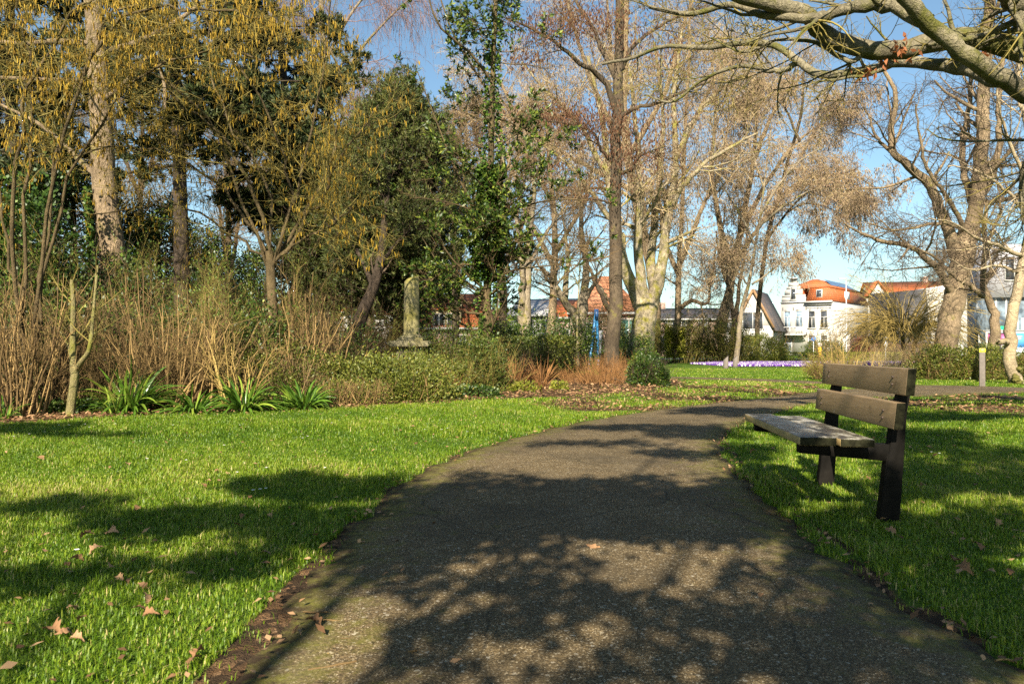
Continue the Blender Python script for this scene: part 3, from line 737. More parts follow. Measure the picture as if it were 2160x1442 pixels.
vol([A0, A1, A1 + back, A0 + back], [T0, T1, T1 + back, T0 + back], [ztop(620, 84), ztop(609, 76), ztop(609, 76), ztop(620, 84)], m_darkwall, 'dark_wall')
e_ = np.array([0.012, -0.012])
vol([A1 + e_, A2 + e_, A2 + back, A1 + back + np.array([.5, -.5])], [T1 + e_, T2 + e_, T2 + back, T1 + back + np.array([.5, -.5])], [ztop(609.2, 76), ztop(608, 79), ztop(608, 79), ztop(609.2, 76)], m_white, 'white_wall')
# blue-dark shed and tall grey block on the far right
m_bluewall = plain('dark_blue_cladding', (0.035, 0.055, 0.095), 0.5, 0.15, 2)
c = P(2080, 735, 88)
bb = empty('blue_hall', (c[0], 88, 0), 'low dark blue clad hall with a pale roof edge right of the big trunk', 'building')
MB().box((0, 5, 3.6), (9, 10, 7.2)).build('wall', m_bluewall, bb)
MB().box((-1.0, 5, 7.75), (7, 9, 1.1)).build('roof_edge', plain('pale_parapet', (0.6, 0.61, 0.63)), bb)
c = P(2150, 735, 80)
tb = empty('grey_block', (c[0], 80, 0), 'tall grey block with dark windows at the right edge', 'building', rotz=-0.15)
m_greywall = plain('grey_render', (0.30, 0.30, 0.33), 0.8, 0.08, 2)
MB().box((0.4, 4, 9.2), (5.8, 8, 5.6)).build('upper_wall', m_greywall, tb)
MB().box((0.4, 4.3, 3.2), (5.6, 7.4, 6.4)).build('glass_front', glassy('shopfront_glass', (0.10, 0.13, 0.16)), tb)
for x in (-2.0, -1.0, 0.1, 1.2, 2.4): MB().box((x, 0.55, 3.2), (0.12, 0.12, 6.3)).build('mullion', m_frame, tb)
MB().box((1.6, 0.6, 2.2), (2.2, 0.1, 4.0)).build('panel', m_white, tb)
for x in (-0.9, 1.2): window(tb, (np.array([0, 0, 0.]), np.array([1, 0, 0.]), np.array([0, -1, 0.])), x, 8.2, 0.8, 2.4, 'plain')

# bus shelter with a poster, billboard and shop sign
c = P(2058, 735, 60)
sh = empty('bus_shelter', (c[0], 56, 0), 'glass bus shelter with a dark and pink poster panel beyond the hedge', 'shelter')
MB().box((0.3, 0.7, 2.28), (3.6, 1.5, 0.1)).build('roof', plain('grey_metal', (0.25, 0.26, 0.27), 0.4), sh)
for x in (-1.4, -0.2, 0.9, 2.0): MB().box((x, 1.3, 1.12), (0.07, 0.07, 2.24)).build('post', plain('grey_metal', (0.25, 0.26, 0.27), 0.4), sh)
m_gl, nt, b = newmat('shelter_glass'); b.inputs['Base Color'].default_value = (0.62, 0.68, 0.68, 1); b.inputs['Roughness'].default_value = 0.05; b.inputs['Alpha'].default_value = 0.35
MB().box((0.3, 1.32, 1.2), (3.4, 0.02, 1.7)).build('glass_wall', m_gl, sh)
pf = MB().box((-0.72, 0.0, 1.15), (1.95, 0.14, 2.1)).build('poster_frame', m_frame, sh)
MB().box((-0.72, -0.08, 1.15), (1.78, 0.02, 1.95)).build('poster', plain('dark_poster', (0.03, 0.022, 0.045), 0.4), pf)
pk = MB()
for x in (-1.17, -0.27): pk.box((x, -0.096, 1.62), (0.84, 0.012, 0.8))
pk.build('pink_patches', plain('pink_print', (0.26, 0.05, 0.16), 0.5, 0.6, 9), pf)
for x in (-1.4, -0.98, -0.45, -0.05):
    wg = MB()
    for a in np.linspace(0, 2 * math.pi, 11)[:-1]: wg.box((x + 0.13 * math.cos(a), -0.097, 1.1 + 0.13 * math.sin(a)), (0.075, 0.012, 0.06))
    wg.build('white_ring', m_frame, pf)
c = P(2158, 735, 50)
bi = empty('advert_board', (c[0], 50, 0), 'blue and white advertising board right of the pale trunk', 'billboard')
MB().box((0, 0, 1.15), (1.5, 0.12, 1.8)).build('frame', m_frame, bi)
MB().box((0, -0.07, 1.5), (1.4, 0.02, 0.95)).build('blue_field', plain('blue_print', (0.06, 0.22, 0.55), 0.4, 0.4, 1.5), bi)
MB().box((0, -0.075, 0.72), (1.4, 0.02, 0.6)).build('pale_field', plain('pale_print', (0.62, 0.70, 0.76), 0.4, 0.1), bi)
MB().box((-0.35, -0.09, 1.75), (0.5, 0.01, 0.08)).box((-0.4, -0.09, 1.6), (0.4, 0.01, 0.07)).build('lettering_bars', m_frame, bi)
MB().box((0.05, -0.095, 0.75), (0.05, 0.01, 0.5)).box((-0.08, -0.095, 0.95), (0.28, 0.01, 0.05), rot=roty(0.6)).box((0.18, -0.095, 0.95), (0.28, 0.01, 0.05), rot=roty(-0.6)).build('tree_symbol', plain('dark_print', (0.05, 0.06, 0.07)), bi)
for x in (-0.6, 0.6): MB().box((x, 0.02, 0.13), (0.08, 0.08, 0.26)).build('foot', m_dark, bi)
c = P(2113, 735, 58)
ss = empty('stop_sign_totem', (c[0], 58, 0), 'slim stop totem with a rounded green top and white panel', 'sign')
MB().box((0, 0, 1.35), (0.34, 0.1, 1.7)).build('white_panel', m_frame, ss)
lp = [(0.45 * math.cos(a), 2.35 + 0.32 * math.sin(a)) for a in np.linspace(0, math.pi, 13)] + [(-0.45, 2.2), (0.45, 2.2)]
MB().prism(lp, 'y', -0.07, 0.07).build('green_cap', plain('green_sign', (0.02, 0.42, 0.18), 0.4), ss)
MB().box((0, 0, 0.26), (0.12, 0.08, 0.52)).build('post', m_dark, ss)

def disc(mb, x, y, z, r, t=0.03, n=20, mi=0):
    return mb.prism([(x + r * math.cos(a), z + r * math.sin(a)) for a in np.arange(n) * 2 * math.pi / n], 'y', y - t / 2, y + t / 2, mi=mi)
m_pole = plain('galvanised_pole', (0.42, 0.43, 0.44), 0.45, 0.1)
c = P(1716, 735, 72)
s1 = empty('blue_traffic_sign', (c[0], 72, 0), 'round blue traffic sign on a thin pole before the villa', 'sign')
disc(MB(), 0, -0.05, EYE + (735 - 714.5) / F_PX * 72, 0.22).build('disc', plain('sign_blue', (0.03, 0.20, 0.62), 0.4), s1)
zz = EYE + (735 - 714.5) / F_PX * 72
MB().box((0.02, -0.072, zz - .02), (0.20, 0.012, 0.05)).box((-.05, -0.072, zz + .04), (0.07, 0.012, 0.12)).box((0.08, -0.072, zz - 0.08), (0.06, 0.012, 0.06)).build('white_symbol', m_frame, s1)
lathe([(0.035, 0), (0.035, zz)], 10).build('pole', m_pole, s1)
c = P(1729, 735, 66)
s2 = empty('traffic_island_bollard', (c[0], 66, 0), 'yellow traffic bollard topped by a white disc in front of the villa', 'bollard')
zz = EYE + (735 - 727) / F_PX * 66
MB().box((0, 0, (zz - .2) / 2), (0.22, 0.16, zz - .2)).build('yellow_post', plain('signal_yellow', (0.75, 0.42, 0.01), 0.45), s2)
disc(MB(), 0, -0.02, zz, 0.19, 0.05).build('disc', m_frame, s2)
c = P(1868, 735, 50)
s3 = empty('white_road_sign', (c[0], 50, 0), 'pale round sign above a small white plate on a pole by the arching willow', 'sign')
disc(MB(), 0, -0.04, EYE + (735 - 711) / F_PX * 50, 0.17).build('disc', m_frame, s3)
disc(MB(), 0, -0.058, EYE + (735 - 711) / F_PX * 50, 0.10, 0.01).build('grey_symbol', plain('grey_print', (0.45, 0.46, 0.5)), s3)
MB().box((0, -0.04, EYE + (735 - 727) / F_PX * 50), (0.22, 0.03, 0.34)).build('plate', m_frame, s3)
lathe([(0.03, 0), (0.03, EYE + (735 - 707) / F_PX * 50)], 10).build('pole', m_pole, s3)
c = P(1785.5, 735, 76)
s4 = empty('street_lamp', (c[0], 76, 0), 'tall slim pale lamp post in front of the villa side wall', 'street lamp')
zz = EYE + (735 - 588) / F_PX * 76
lathe([(0.10, 0), (0.08, 1.2), (0.06, 1.25), (0.045, zz)], 10).build('pole', m_pole, s4)
MB().box((-0.35, 0, zz), (0.8, 0.16, 0.08)).build('lamp_head', plain('lamp_grey', (0.4, 0.41, 0.42)), s4)

# blue play frame with a grey panel
m_bluep = plain('blue_painted_steel', (0.035, 0.19, 0.42), 0.4, 0.12)
c = P(1252, 735, 33)
pf_ = empty('blue_play_frame', (c[0], 33, 0), 'tall narrow blue play frame with a hanging grey panel left of the straight trunk', 'play equipment')
zt_ = EYE + (735 - 658) / F_PX * 33
def strut(x0, x1, y0, y1, z0, z1, r, name):
    PP = np.array([[[x0, y0, z0], [(x0 + x1) / 2, (y0 + y1) / 2, (z0 + z1) / 2], [x1, y1, z1]]]); RR = np.full((1, 3), r)
    mb = MB(); tubes(mb, PP, RR, 8); mb.build(name, m_bluep, pf_)
strut(-0.28, 0.10, -0.5, 0, -.1, zt_, 0.055, 'post'); strut(-0.18, 0.12, 0.9, 0, -.1, zt_, 0.05, 'post'); strut(0.20, 0.14, 0, 0, -.1, zt_, 0.06, 'post')
MB().box((0.12, 0, zt_ - .1), (0.16, 0.3, 0.45)).build('head_block', plain('dark_blue_steel', (0.02, 0.06, 0.16), 0.4), pf_)
MB().prism([(-.02, 0.3), (0.30, 0.25), (0.42, 1.75), (-0.08, 1.70)], 'y', 0.25, 0.3).build('panel', plain('grey_net', (0.22, 0.23, 0.25), 0.7, 0.2), pf_)

# short stumps by the crocus bed
for i, (px, py, lab) in enumerate([(1531, 777, 'short weathered timber stump, left one by the slim pale trunk'), (1551, 774, 'short dark timber stump touching the slim pale trunk')]):
    g = G(px, py); st_ = empty('timber_stump', g, lab, 'stump')
    mb = lathe([(0.14, -.05), (0.125, 0.1), (0.115, 0.45 - .1 * i)], 12, lambda V: 0.5 + V[:, 0] * 0.9)
    mb.build('log', m_grey, st_)
# ================================================================== vegetation
m_bark_grey = barkmat('grey_bark', (0.13, 0.105, 0.075), (0.27, 0.225, 0.16), (0.16, 0.145, 0.035), 0.5, 5, 0.3, 0.05)
m_bark_tan = barkmat('tan_bark', (0.11, 0.08, 0.048), (0.26, 0.195, 0.125), (0.18, 0.16, 0.045), 0.35, 6, 0.35, 0.04)  # tan bark with mossy patches
m_bark_pale = barkmat('pale_mossy_bark', (0.18, 0.15, 0.10), (0.33, 0.28, 0.195), (0.17, 0.155, 0.035), 0.62, 4, 0.3, 0.05)
m_bark_cream = barkmat('creamy_bark', (0.20, 0.16, 0.10), (0.36, 0.29, 0.19), (0.17, 0.15, 0.045), 0.35, 5, 1.2, 0.02)
m_bark_dark = barkmat('dark_brown_bark', (0.030, 0.022, 0.016), (0.07, 0.052, 0.038), None, 0, 6, 0.3, 0.04)  # dark brown bark, deepened further for the conifer trunk standing in shade
m_bark_brown = barkmat('brown_bark', (0.042, 0.032, 0.022), (0.105, 0.08, 0.053), (0.13, 0.115, 0.035), 0.4, 6, 0.3, 0.035)
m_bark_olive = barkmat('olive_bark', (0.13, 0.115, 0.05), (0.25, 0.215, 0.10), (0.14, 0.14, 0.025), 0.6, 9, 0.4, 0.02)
m_bark_olived = barkmat('shaded_olive_bark', (0.05, 0.038, 0.02), (0.125, 0.092, 0.045), (0.085, 0.08, 0.016), 0.35, 9, 0.4, 0.02)  # darker copy of the olive bark, shade on the hazel stems coloured in
m_bark_oak = barkmat('lichened_oak_bark', (0.085, 0.075, 0.048), (0.21, 0.185, 0.125), (0.085, 0.085, 0.02), 0.62, 7, 1.0, 0.02)
m_twig_tan = twigmat('tan_stems', (0.055, 0.034, 0.014), (0.27, 0.18, 0.072))
m_twig_brown = twigmat('brown_twigs', (0.065, 0.043, 0.022), (0.20, 0.135, 0.065))
m_twig_pink = twigmat('pinkish_twigs', (0.14, 0.10, 0.055), (0.40, 0.31, 0.17))
m_twig_gold = twigmat('golden_twigs', (0.15, 0.10, 0.028), (0.35, 0.25, 0.085))
m_twig_willow = twigmat('willow_shoots', (0.13, 0.095, 0.025), (0.34, 0.25, 0.08))
m_twig_olive = twigmat('olive_twigs', (0.075, 0.062, 0.016), (0.21, 0.17, 0.045))
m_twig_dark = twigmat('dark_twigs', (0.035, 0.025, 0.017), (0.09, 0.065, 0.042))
m_twig_shadow = twigmat('shade_dark_twigs', (0.03, 0.02, 0.010), (0.125, 0.085, 0.04))  # darker copy of the brown twigs, with deep thicket shade in the colour
m_twig_purple = twigmat('purple_birch_twigs', (0.11, 0.07, 0.065), (0.22, 0.14, 0.12))
m_twig_rust = twigmat('rusty_stems', (0.10, 0.045, 0.016), (0.32, 0.165, 0.06))
m_catkin = leafmat('yellow_catkins', [(0.0, (0.17, 0.10, 0.012)), (0.6, (0.33, 0.215, 0.022)), (1.0, (0.46, 0.32, 0.045))], 0.7, 0.25, 0.2)
m_brownkin = leafmat('brown_catkins', [(0.0, (0.055, 0.026, 0.015)), (0.6, (0.13, 0.062, 0.034)), (1.0, (0.22, 0.115, 0.062))], 0.8, 0.15, 0.2)
m_pinkkin = leafmat('pinkish_catkins', [(0.0, (0.10, 0.062, 0.045)), (0.55, (0.27, 0.185, 0.13)), (1.0, (0.45, 0.34, 0.235))], 0.8, 0.2, 0.2)
m_ever = leafmat('evergreen_leaves', [(0.0, (0.016, 0.035, 0.007)), (0.5, (0.036, 0.068, 0.011)), (0.85, (0.095, 0.13, 0.017)), (1.0, (0.18, 0.21, 0.028))], 0.42, 0.16, 0.32)
m_ivy = leafmat('ivy_leaves', [(0.0, (0.015, 0.036, 0.007)), (0.6, (0.040, 0.082, 0.012)), (1.0, (0.12, 0.18, 0.022))], 0.42, 0.14, 0.32)
m_pine = leafmat('pine_needles', [(0.0, (0.018, 0.030, 0.007)), (0.55, (0.050, 0.066, 0.014)), (1.0, (0.13, 0.135, 0.030))], 0.6, 0.1, 0.3)
m_cedar = leafmat('cedar_needles', [(0.0, (0.012, 0.022, 0.008)), (0.6, (0.030, 0.045, 0.012)), (1.0, (0.075, 0.085, 0.020))], 0.6, 0.08, 0.3)
m_hedge = leafmat('hedge_leaves', [(0.0, (0.045, 0.065, 0.010)), (0.5, (0.105, 0.125, 0.018)), (0.85, (0.20, 0.20, 0.035)), (1.0, (0.26, 0.17, 0.05))], 0.5, 0.25, 0.35)
m_yew = leafmat('clipped_hedge_leaves', [(0.0, (0.025, 0.045, 0.008)), (0.6, (0.060, 0.085, 0.014)), (1.0, (0.14, 0.15, 0.025))], 0.5, 0.2, 0.3)
m_box = leafmat('yellow_green_leaves', [(0.0, (0.10, 0.13, 0.014)), (0.6, (0.21, 0.22, 0.025)), (1.0, (0.32, 0.30, 0.05))], 0.5, 0.3, 0.3)
m_strap = leafmat('strap_leaves', [(0.0, (0.04, 0.095, 0.012)), (0.6, (0.085, 0.17, 0.018)), (1.0, (0.2, 0.27, 0.035))], 0.28, 0.25, 0.6)
m_spring = leafmat('young_leaves', [(0.0, (0.09, 0.16, 0.02)), (1.0, (0.20, 0.28, 0.05))], 0.45, 0.35, 0.3)
m_litter = leafmat('fallen_oak_leaves', [(0.0, (0.10, 0.052, 0.024)), (0.5, (0.23, 0.125, 0.06)), (1.0, (0.38, 0.24, 0.13))], 0.75, 0.2, 0.3)

def limb_set(limbs, n=14):
    """limbs: (pixel/depth points, start radius, end radius) -> arrays"""
    PP = np.stack([catmull([P(*p) for p in l[0]], n) for l in limbs])
    RR = np.stack([np.linspace(1, 0, n) ** 1.1 * (l[1] - l[2]) + l[2] for l in limbs])
    return PP, RR
def wrap_parts(name, base, label, cat, group, trunk, crown, mats_t, mats_c, crown_name='crown', extra=None, crown_kind=None):
    e = empty(name, base, label, cat, group)
    if trunk is not None and trunk.n: trunk.build('trunk', mats_t, e, smooth=True, offset=base)
    if crown is not None and crown.n: crown.build(crown_name, mats_c, e, smooth=False, offset=base)
    for nm, mb, mm in (extra or []):
        if mb.n: mb.build(nm, mm, e, offset=base)
    return e
def flare(PP, RR, i=0, f=1.35):
    RR = RR.copy(); RR[i, 0] *= f; RR[i, 1] *= 1 + (f - 1) * 0.35
    return RR

# ---------- left tree: stout trunk with ivy, side limbs
def left_trunk():
    rng = np.random.default_rng(21)
    limbs = [([(262, 800, 16), (248, 660, 16), (236, 520, 16), (220, 400, 16), (213, 250, 16), (205, 120, 16), (196, 0, 16), (185, -240, 16.2)], 0.34, 0.20),
             ([(207, 180, 16), (150, 172, 15.5), (70, 168, 15), (-60, 160, 14.4), (-200, 130, 14)], 0.075, 0.03),
             ([(203, 95, 16), (120, 88, 15.6), (30, 92, 15.2), (-90, 70, 15)], 0.085, 0.03),
             ([(212, 215, 16), (260, 180, 15.6), (320, 118, 15.2), (345, 170, 15), (348, 232, 14.9)], 0.06, 0.025),
             ([(222, 380, 16), (180, 350, 16.6), (140, 310, 17), (80, 260, 17.4), (0, 220, 18)], 0.08, 0.03),
             ([(208, 110, 16), (260, 100, 16.4), (330, 70, 16.8), (420, 10, 17.2), (500, -80, 17.5)], 0.09, 0.03)]
    PP, RR = limb_set(limbs, 22)
    RR[0] = np.interp(np.linspace(0, 1, 22), [0, .2, .5, 1], [0.32, 0.27, 0.23, 0.16])
    PP[0] += rng.normal(0, 0.012, PP[0].shape)
    t = MB(); tubes(t, PP[:1], RR[:1], 18, tint=0.5); tubes(t, PP[1:], RR[1:], 8, tint=0.5)
    c = MB()
    A, AR = children(rng, PP[1:], RR[1:], 14, 0.15, 1, (0.7, 1.8), (30, 70), 7, 0.18, (0, 0, 0.05), 0.5, 0.006)
    B, BR = children(rng, A, AR, 7, 0.15, 1, (0.3, 0.8), (25, 65), 5, 0.2, (0, 0, -0.03), 0.5, 0.004)
    tubes(c, A, AR, 4, 0, rng=rng); tubes(c, B, BR, 3, 0, rng=rng)
    iv = MB()
    n = 6000; h = rng.random(n) ** 1.5; py = 800 - 400 * h
    cx = np.interp(py, [400, 520, 660, 800], [220, 236, 248, 262]); r = np.interp(py, [400, 560, 800], [0.33, 0.40, 0.62])
    a = rng.uniform(math.pi * 0.75, math.pi * 1.9, n)
    m = (h < 0.45) | (np.cos(a) < -0.45)
    base = np.stack([P(x, y, 16.0) for x, y in zip(cx, py)])
    rr = r * rng.uniform(0.75, 1.1, n)
    pos = base + np.stack([np.cos(a) * rr, np.sin(a) * rr, 0 * a], 1)
    pos, a = pos[m], a[m]
    leaves(iv, rng, pos, np.stack([np.cos(a), np.sin(a), rng.uniform(-1.2, 0.2, len(a))], 1), rng.uniform(.06, .11, len(a)), rng.uniform(.06, .10, len(a)))
    return wrap_parts('ivy_clad_tree', (P(262, 800, 16)[0], 16, 0), 'stout brown trunk with ivy up its left side, rising out of the left thicket', 'tree', None, t, c, m_bark_tan, [m_twig_olive], 'crown', [('ivy', iv, m_ivy)])
left_trunk()

# ---------- hazels full of yellow catkins
def hazel(name, label, base_px, Y, stems, seed, n1=15, n2=8, n3=5, cat_per=2, r0=0.05, trunk=None, dY=0.0, kp=0.42, bark=None):
    rng = np.random.default_rng(seed)
    stems = [[(x, y, q + dY) for x, y, q in st_] for st_ in stems]; Y += dY
    if trunk: trunk = ([(x, y, q + dY) for x, y, q in trunk[0]], trunk[1], trunk[2])
    limbs = [(s, r0 * rng.uniform(0.7, 1.1), 0.012) for s in stems]
    PP, RR = limb_set(limbs, 18)
    PP[:, 1:] += rng.normal(0, 0.035, PP[:, 1:].shape)
    t = MB(); tubes(t, PP, RR, 8, tint=0.5)
    if trunk:
        TP, TR = limb_set([trunk], 12); TR = flare(TP, TR); tubes(t, TP, TR, 12, tint=0.5)
    A, AR = children(rng, PP, RR, n1, 0.22, 1, (0.7, 1.9), (25, 75), 8, 0.16, (0, 0, 0.02), 0.5, 0.006, shrink=0.35)
    B, BR = children(rng, A, AR, n2, 0.15, 1, (0.3, 0.95), (25, 70), 6, 0.18, (0, 0, -0.02), 0.55, 0.0035)
    Cc, CR = children(rng, B, BR, n3, 0.2, 1, (0.12, 0.4), (25, 60), 4, 0.15, (0, 0, -0.04), 0.6, 0.0025)
    c = MB(); tubes(c, A, AR, 4, 0, rng=rng); tubes(c, B, BR, 3, 0, rng=rng); tubes(c, Cc, CR, 3, 0, rng=rng)
    k = MB(); pos, _ = along(rng, Cc[rng.random(len(Cc)) < 0.42], cat_per, 0.35, 1.0)
    keep = rng.random(len(pos)) < kp
    pos = pos[keep]; pos = np.concatenate([pos, pos[::2] + rng.normal(0, 0.018, pos[::2].shape)])
    tassels(k, rng, pos, rng.uniform(0.045, 0.115, len(pos)), rng.uniform(0.015, 0.025, len(pos)), 0)
    b_ = P(*base_px, Y)
    return wrap_parts(name, (b_[0], Y, 0), label, 'tree', 'hazels with yellow catkins', t, c, bark or m_bark_olive, [m_twig_olive], 'twigs', [('catkins', k, m_catkin)])
hz = hazel('hazel', 'hazel hung with yellow catkins, its pale stems fanning out from mid-left', (577, 735), 12.5, [
    [(570, 575, 12.5), (548, 440, 12.2), (480, 300, 11.8), (380, 215, 11.4), (330, 120, 11), (240, 40, 10.6)],
    [(570, 580, 12.5), (610, 430, 12.3), (590, 300, 12), (520, 160, 11.6), (430, 40, 11.3), (380, -80, 11)],
    [(572, 560, 12.5), (640, 470, 12.4), (700, 380, 12.2), (735, 300, 12), (800, 225, 11.8)],
    [(566, 560, 12.5), (510, 440, 12.6), (410, 350, 12.4), (270, 310, 12), (140, 325, 11.6)],
    [(576, 560, 12.5), (625, 400, 12.8), (660, 250, 13), (690, 110, 13), (700, -30, 13)],
    [(572, 555, 12.5), (650, 500, 12.3), (700, 470, 12), (745, 440, 11.6)],
    [(564, 560, 12.5), (470, 480, 12.8), (340, 430, 13), (200, 455, 13.2)],
    [(570, 540, 12.5), (560, 380, 13), (470, 230, 13.4), (440, 90, 13.6), (480, -60, 13.8)],
    [(574, 550, 12.5), (660, 420, 13.2), (720, 260, 13.6), (700, 120, 13.8), (620, 20, 14)],
    [(566, 570, 12.5), (500, 400, 12), (420, 240, 11.4), (300, 150, 10.8), (150, 110, 10.4)]], 31, 18, 9, 5, 2, 0.038,
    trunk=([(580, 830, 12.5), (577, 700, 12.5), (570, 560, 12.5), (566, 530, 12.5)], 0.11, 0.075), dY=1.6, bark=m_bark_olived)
hazel('hazel', 'hazel at the top left corner with the densest yellow catkins', (60, 735), 11.0, [
    [(70, 760, 11), (110, 400, 11), (180, 120, 10.6), (300, -10, 10.2), (430, -30, 10)],
    [(50, 760, 11), (60, 400, 11), (70, 180, 10.8), (40, 20, 10.6), (60, -120, 10.4)],
    [(60, 760, 11), (130, 420, 11.4), (260, 200, 11.2), (420, 110, 10.8), (560, 130, 10.5)],
    [(50, 760, 11), (10, 480, 10.8), (-40, 200, 10.6), (-60, 20, 10.4)],
    [(60, 760, 11), (120, 330, 10.4), (240, 60, 10), (420, 20, 9.6), (560, 40, 9.4)],
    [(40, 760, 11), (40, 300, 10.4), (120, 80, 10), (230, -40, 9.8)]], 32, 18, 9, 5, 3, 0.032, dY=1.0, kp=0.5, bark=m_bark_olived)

# ---------- conifers
def needle_tufts(mb, rng, pos, D, n, L, W, mi=0, spread=0.8):
    p = np.repeat(pos, n, 0); d = np.repeat(D, n, 0) + rng.normal(0, spread, (len(p), 3))
    leaves(mb, rng, p + rng.normal(0, 0.02, p.shape), d, rng.uniform(L[0], L[1], len(p)), W, mi, tint=np.clip(np.repeat(rng.random(len(pos)), n) * 0.7 + rng.random(len(p)) * 0.3, 0, 1))
def cedar(label, trunk, Y, seed, nb, Lb, droop, top, group=None, mt=None, name='cedar', base=None, t0=0.25, den=1.0):
    rng = np.random.default_rng(seed)
    PP, RR = limb_set([(trunk, 0.25, 0.09)], 20); RR = flare(PP, RR)
    t = MB(); tubes(t, PP, RR, 14, tint=0.5)
    A, AR = children(rng, PP, RR, nb, t0, 0.98, Lb, (70, 100), 9, 0.06, (0, 0, droop), 0.28, 0.02, shrink=0.45, flat=0.6)
    tubes(t, A, AR, 6, rng=rng)
    B, BR = children(rng, A, AR, int(16 * den), 0.12, 1, (0.5, 1.5), (35, 70), 6, 0.1, (0, 0, 0.02), 0.45, 0.008, flat=0.8, shrink=0.6)
    c = MB(); tubes(c, B, BR, 3, 1, rng=rng)
    Cc, CR = children(rng, B, BR, 5, 0.15, 1, (0.18, 0.5), (25, 65), 4, 0.1, (0, 0, 0.04), 0.5, 0.004, flat=0.6)
    tubes(c, Cc, CR, 3, 1, rng=rng)
    pos, D = along(rng, Cc, 3, 0.2, 1.0)
    needle_tufts(c, rng, pos, D, 9, (0.12, 0.21), 0.042)
    b_ = P(trunk[0][0], 735, Y)
    return wrap_parts(name, (b_[0], Y, 0), label, 'tree', group, t, c, m_bark_dark, [mt or m_cedar, m_twig_dark])
cedar('dark conifer with a near-black trunk and layered boughs behind the catkin hazel', [(388, 760, 21), (384, 600, 21), (380, 400, 21), (372, 200, 21), (366, 0, 21), (360, -250, 21)], 21, 41, 52, (2.6, 5.2), 0.012, 0, t0=0.42)
cedar('shaded conifer in the top left corner behind the stout ivy trunk', [(40, 760, 22), (35, 500, 22), (25, 250, 22), (20, 0, 22), (15, -300, 22)], 22, 42, 54, (2.4, 4.8), 0.0, 0, t0=0.34)
cedar('dark pine filling the gap above the centre of the left thicket', [(640, 760, 25), (640, 560, 25), (630, 350, 25), (600, 180, 25), (590, 20, 25)], 25, 43, 46, (2.4, 4.4), 0.0, 0, t0=0.35)

def dome_pine(label, px, Y, seed, outline, name='pine', leafs=m_pine, ntuft=2600):
    """rounded pine: boughs reach into a crown whose outline is given as (height px, half width px, centre px)"""
    rng = np.random.default_rng(seed)
    hs = [o_[0] for o_ in outline]
    trunk = [(px - 12, 770, Y), (px - 4, 640, Y), (outline[1][2], hs[1] + 60, Y), (outline[0][2], hs[0] + 20, Y)]
    PP, RR = limb_set([(trunk, 0.24, 0.04)], 20)
    t = MB(); tubes(t, PP, RR, 12, tint=0.5)
    n = ntuft; yy = rng.uniform(hs[0], hs[-1], n); hw = np.interp(yy, hs, [o_[1] for o_ in outline]); cx = np.interp(yy, hs, [o_[2] for o_ in outline])
    a = rng.uniform(0, 2 * math.pi, n); rr = rng.random(n) ** 0.4
    ctr = np.stack([P(x, y, Y) for x, y in zip(cx, yy)]); R = hw / F_PX * Y
    lump = 1 + 0.18 * np.sin(a * 3 + yy * 0.05) + 0.12 * np.sin(a * 5 - yy * 0.09)
    tip = ctr + np.stack([np.cos(a) * R * rr * lump, np.sin(a) * R * rr * lump, rng.normal(0, 0.25, n)], 1)
    keep = sn(tip[:, 0] * 2.1, tip[:, 2] * 2.6 + tip[:, 1], 1.0, seed) > -0.55
    tip = tip[keep]; ctr = ctr[keep]
    c = MB()
    root = ctr + np.array([0, 0, -0.9]) * rng.random((len(tip), 1))
    nb = min(500, len(tip)); sel = rng.choice(len(tip), nb, False)
    BP = root[sel][:, None] + (tip[sel] - root[sel])[:, None] * np.linspace(0, 1, 5)[None, :, None]; BP[:, 2:4, 2] -= 0.08
    tubes(c, BP, np.linspace(0.03, 0.007, 5)[None] * np.ones((nb, 1)), 4, 1, rng=rng)
    D = unit(tip - root) + np.array([0, -0.1, 0.5])
    S = np.repeat(tip, 5, 0); DD = np.repeat(D, 5, 0) + rng.normal(0, 0.6, (len(S), 3))
    tw = grow_lines(rng, S + rng.normal(0, 0.12, S.shape), DD, rng.uniform(0.15, 0.4, len(S)), 3, 0.1, (0, 0, 0.15))
    tubes(c, tw, np.broadcast_to(np.array([0.008, 0.006, 0.004]), tw.shape[:2]), 3, 1, rng=rng)
    pos, d2 = along(rng, tw, 2, 0.3, 1.0)
    needle_tufts(c, rng, pos, d2, 7, (0.08, 0.15), 0.026, 0, 0.6)
    b_ = P(px, 735, Y)
    return wrap_parts(name, (b_[0], Y, 0), label, 'tree', None, t, c, m_bark_dark, [leafs, m_twig_dark])
dome_pine('rounded dark green pine topping the centre left, behind the stone column', 850, 22, 44,
          [(205, 18, 845), (245, 65, 838), (330, 120, 840), (430, 140, 835), (520, 130, 830), (610, 100, 845), (650, 60, 850)], ntuft=3000)

dome_pine('broad olive pine left of the rounded pine, behind the hazel crown', 700, 24, 45,
          [(300, 30, 690), (350, 80, 700), (420, 120, 705), (500, 130, 710), (580, 110, 710), (640, 60, 715)], ntuft=2200)
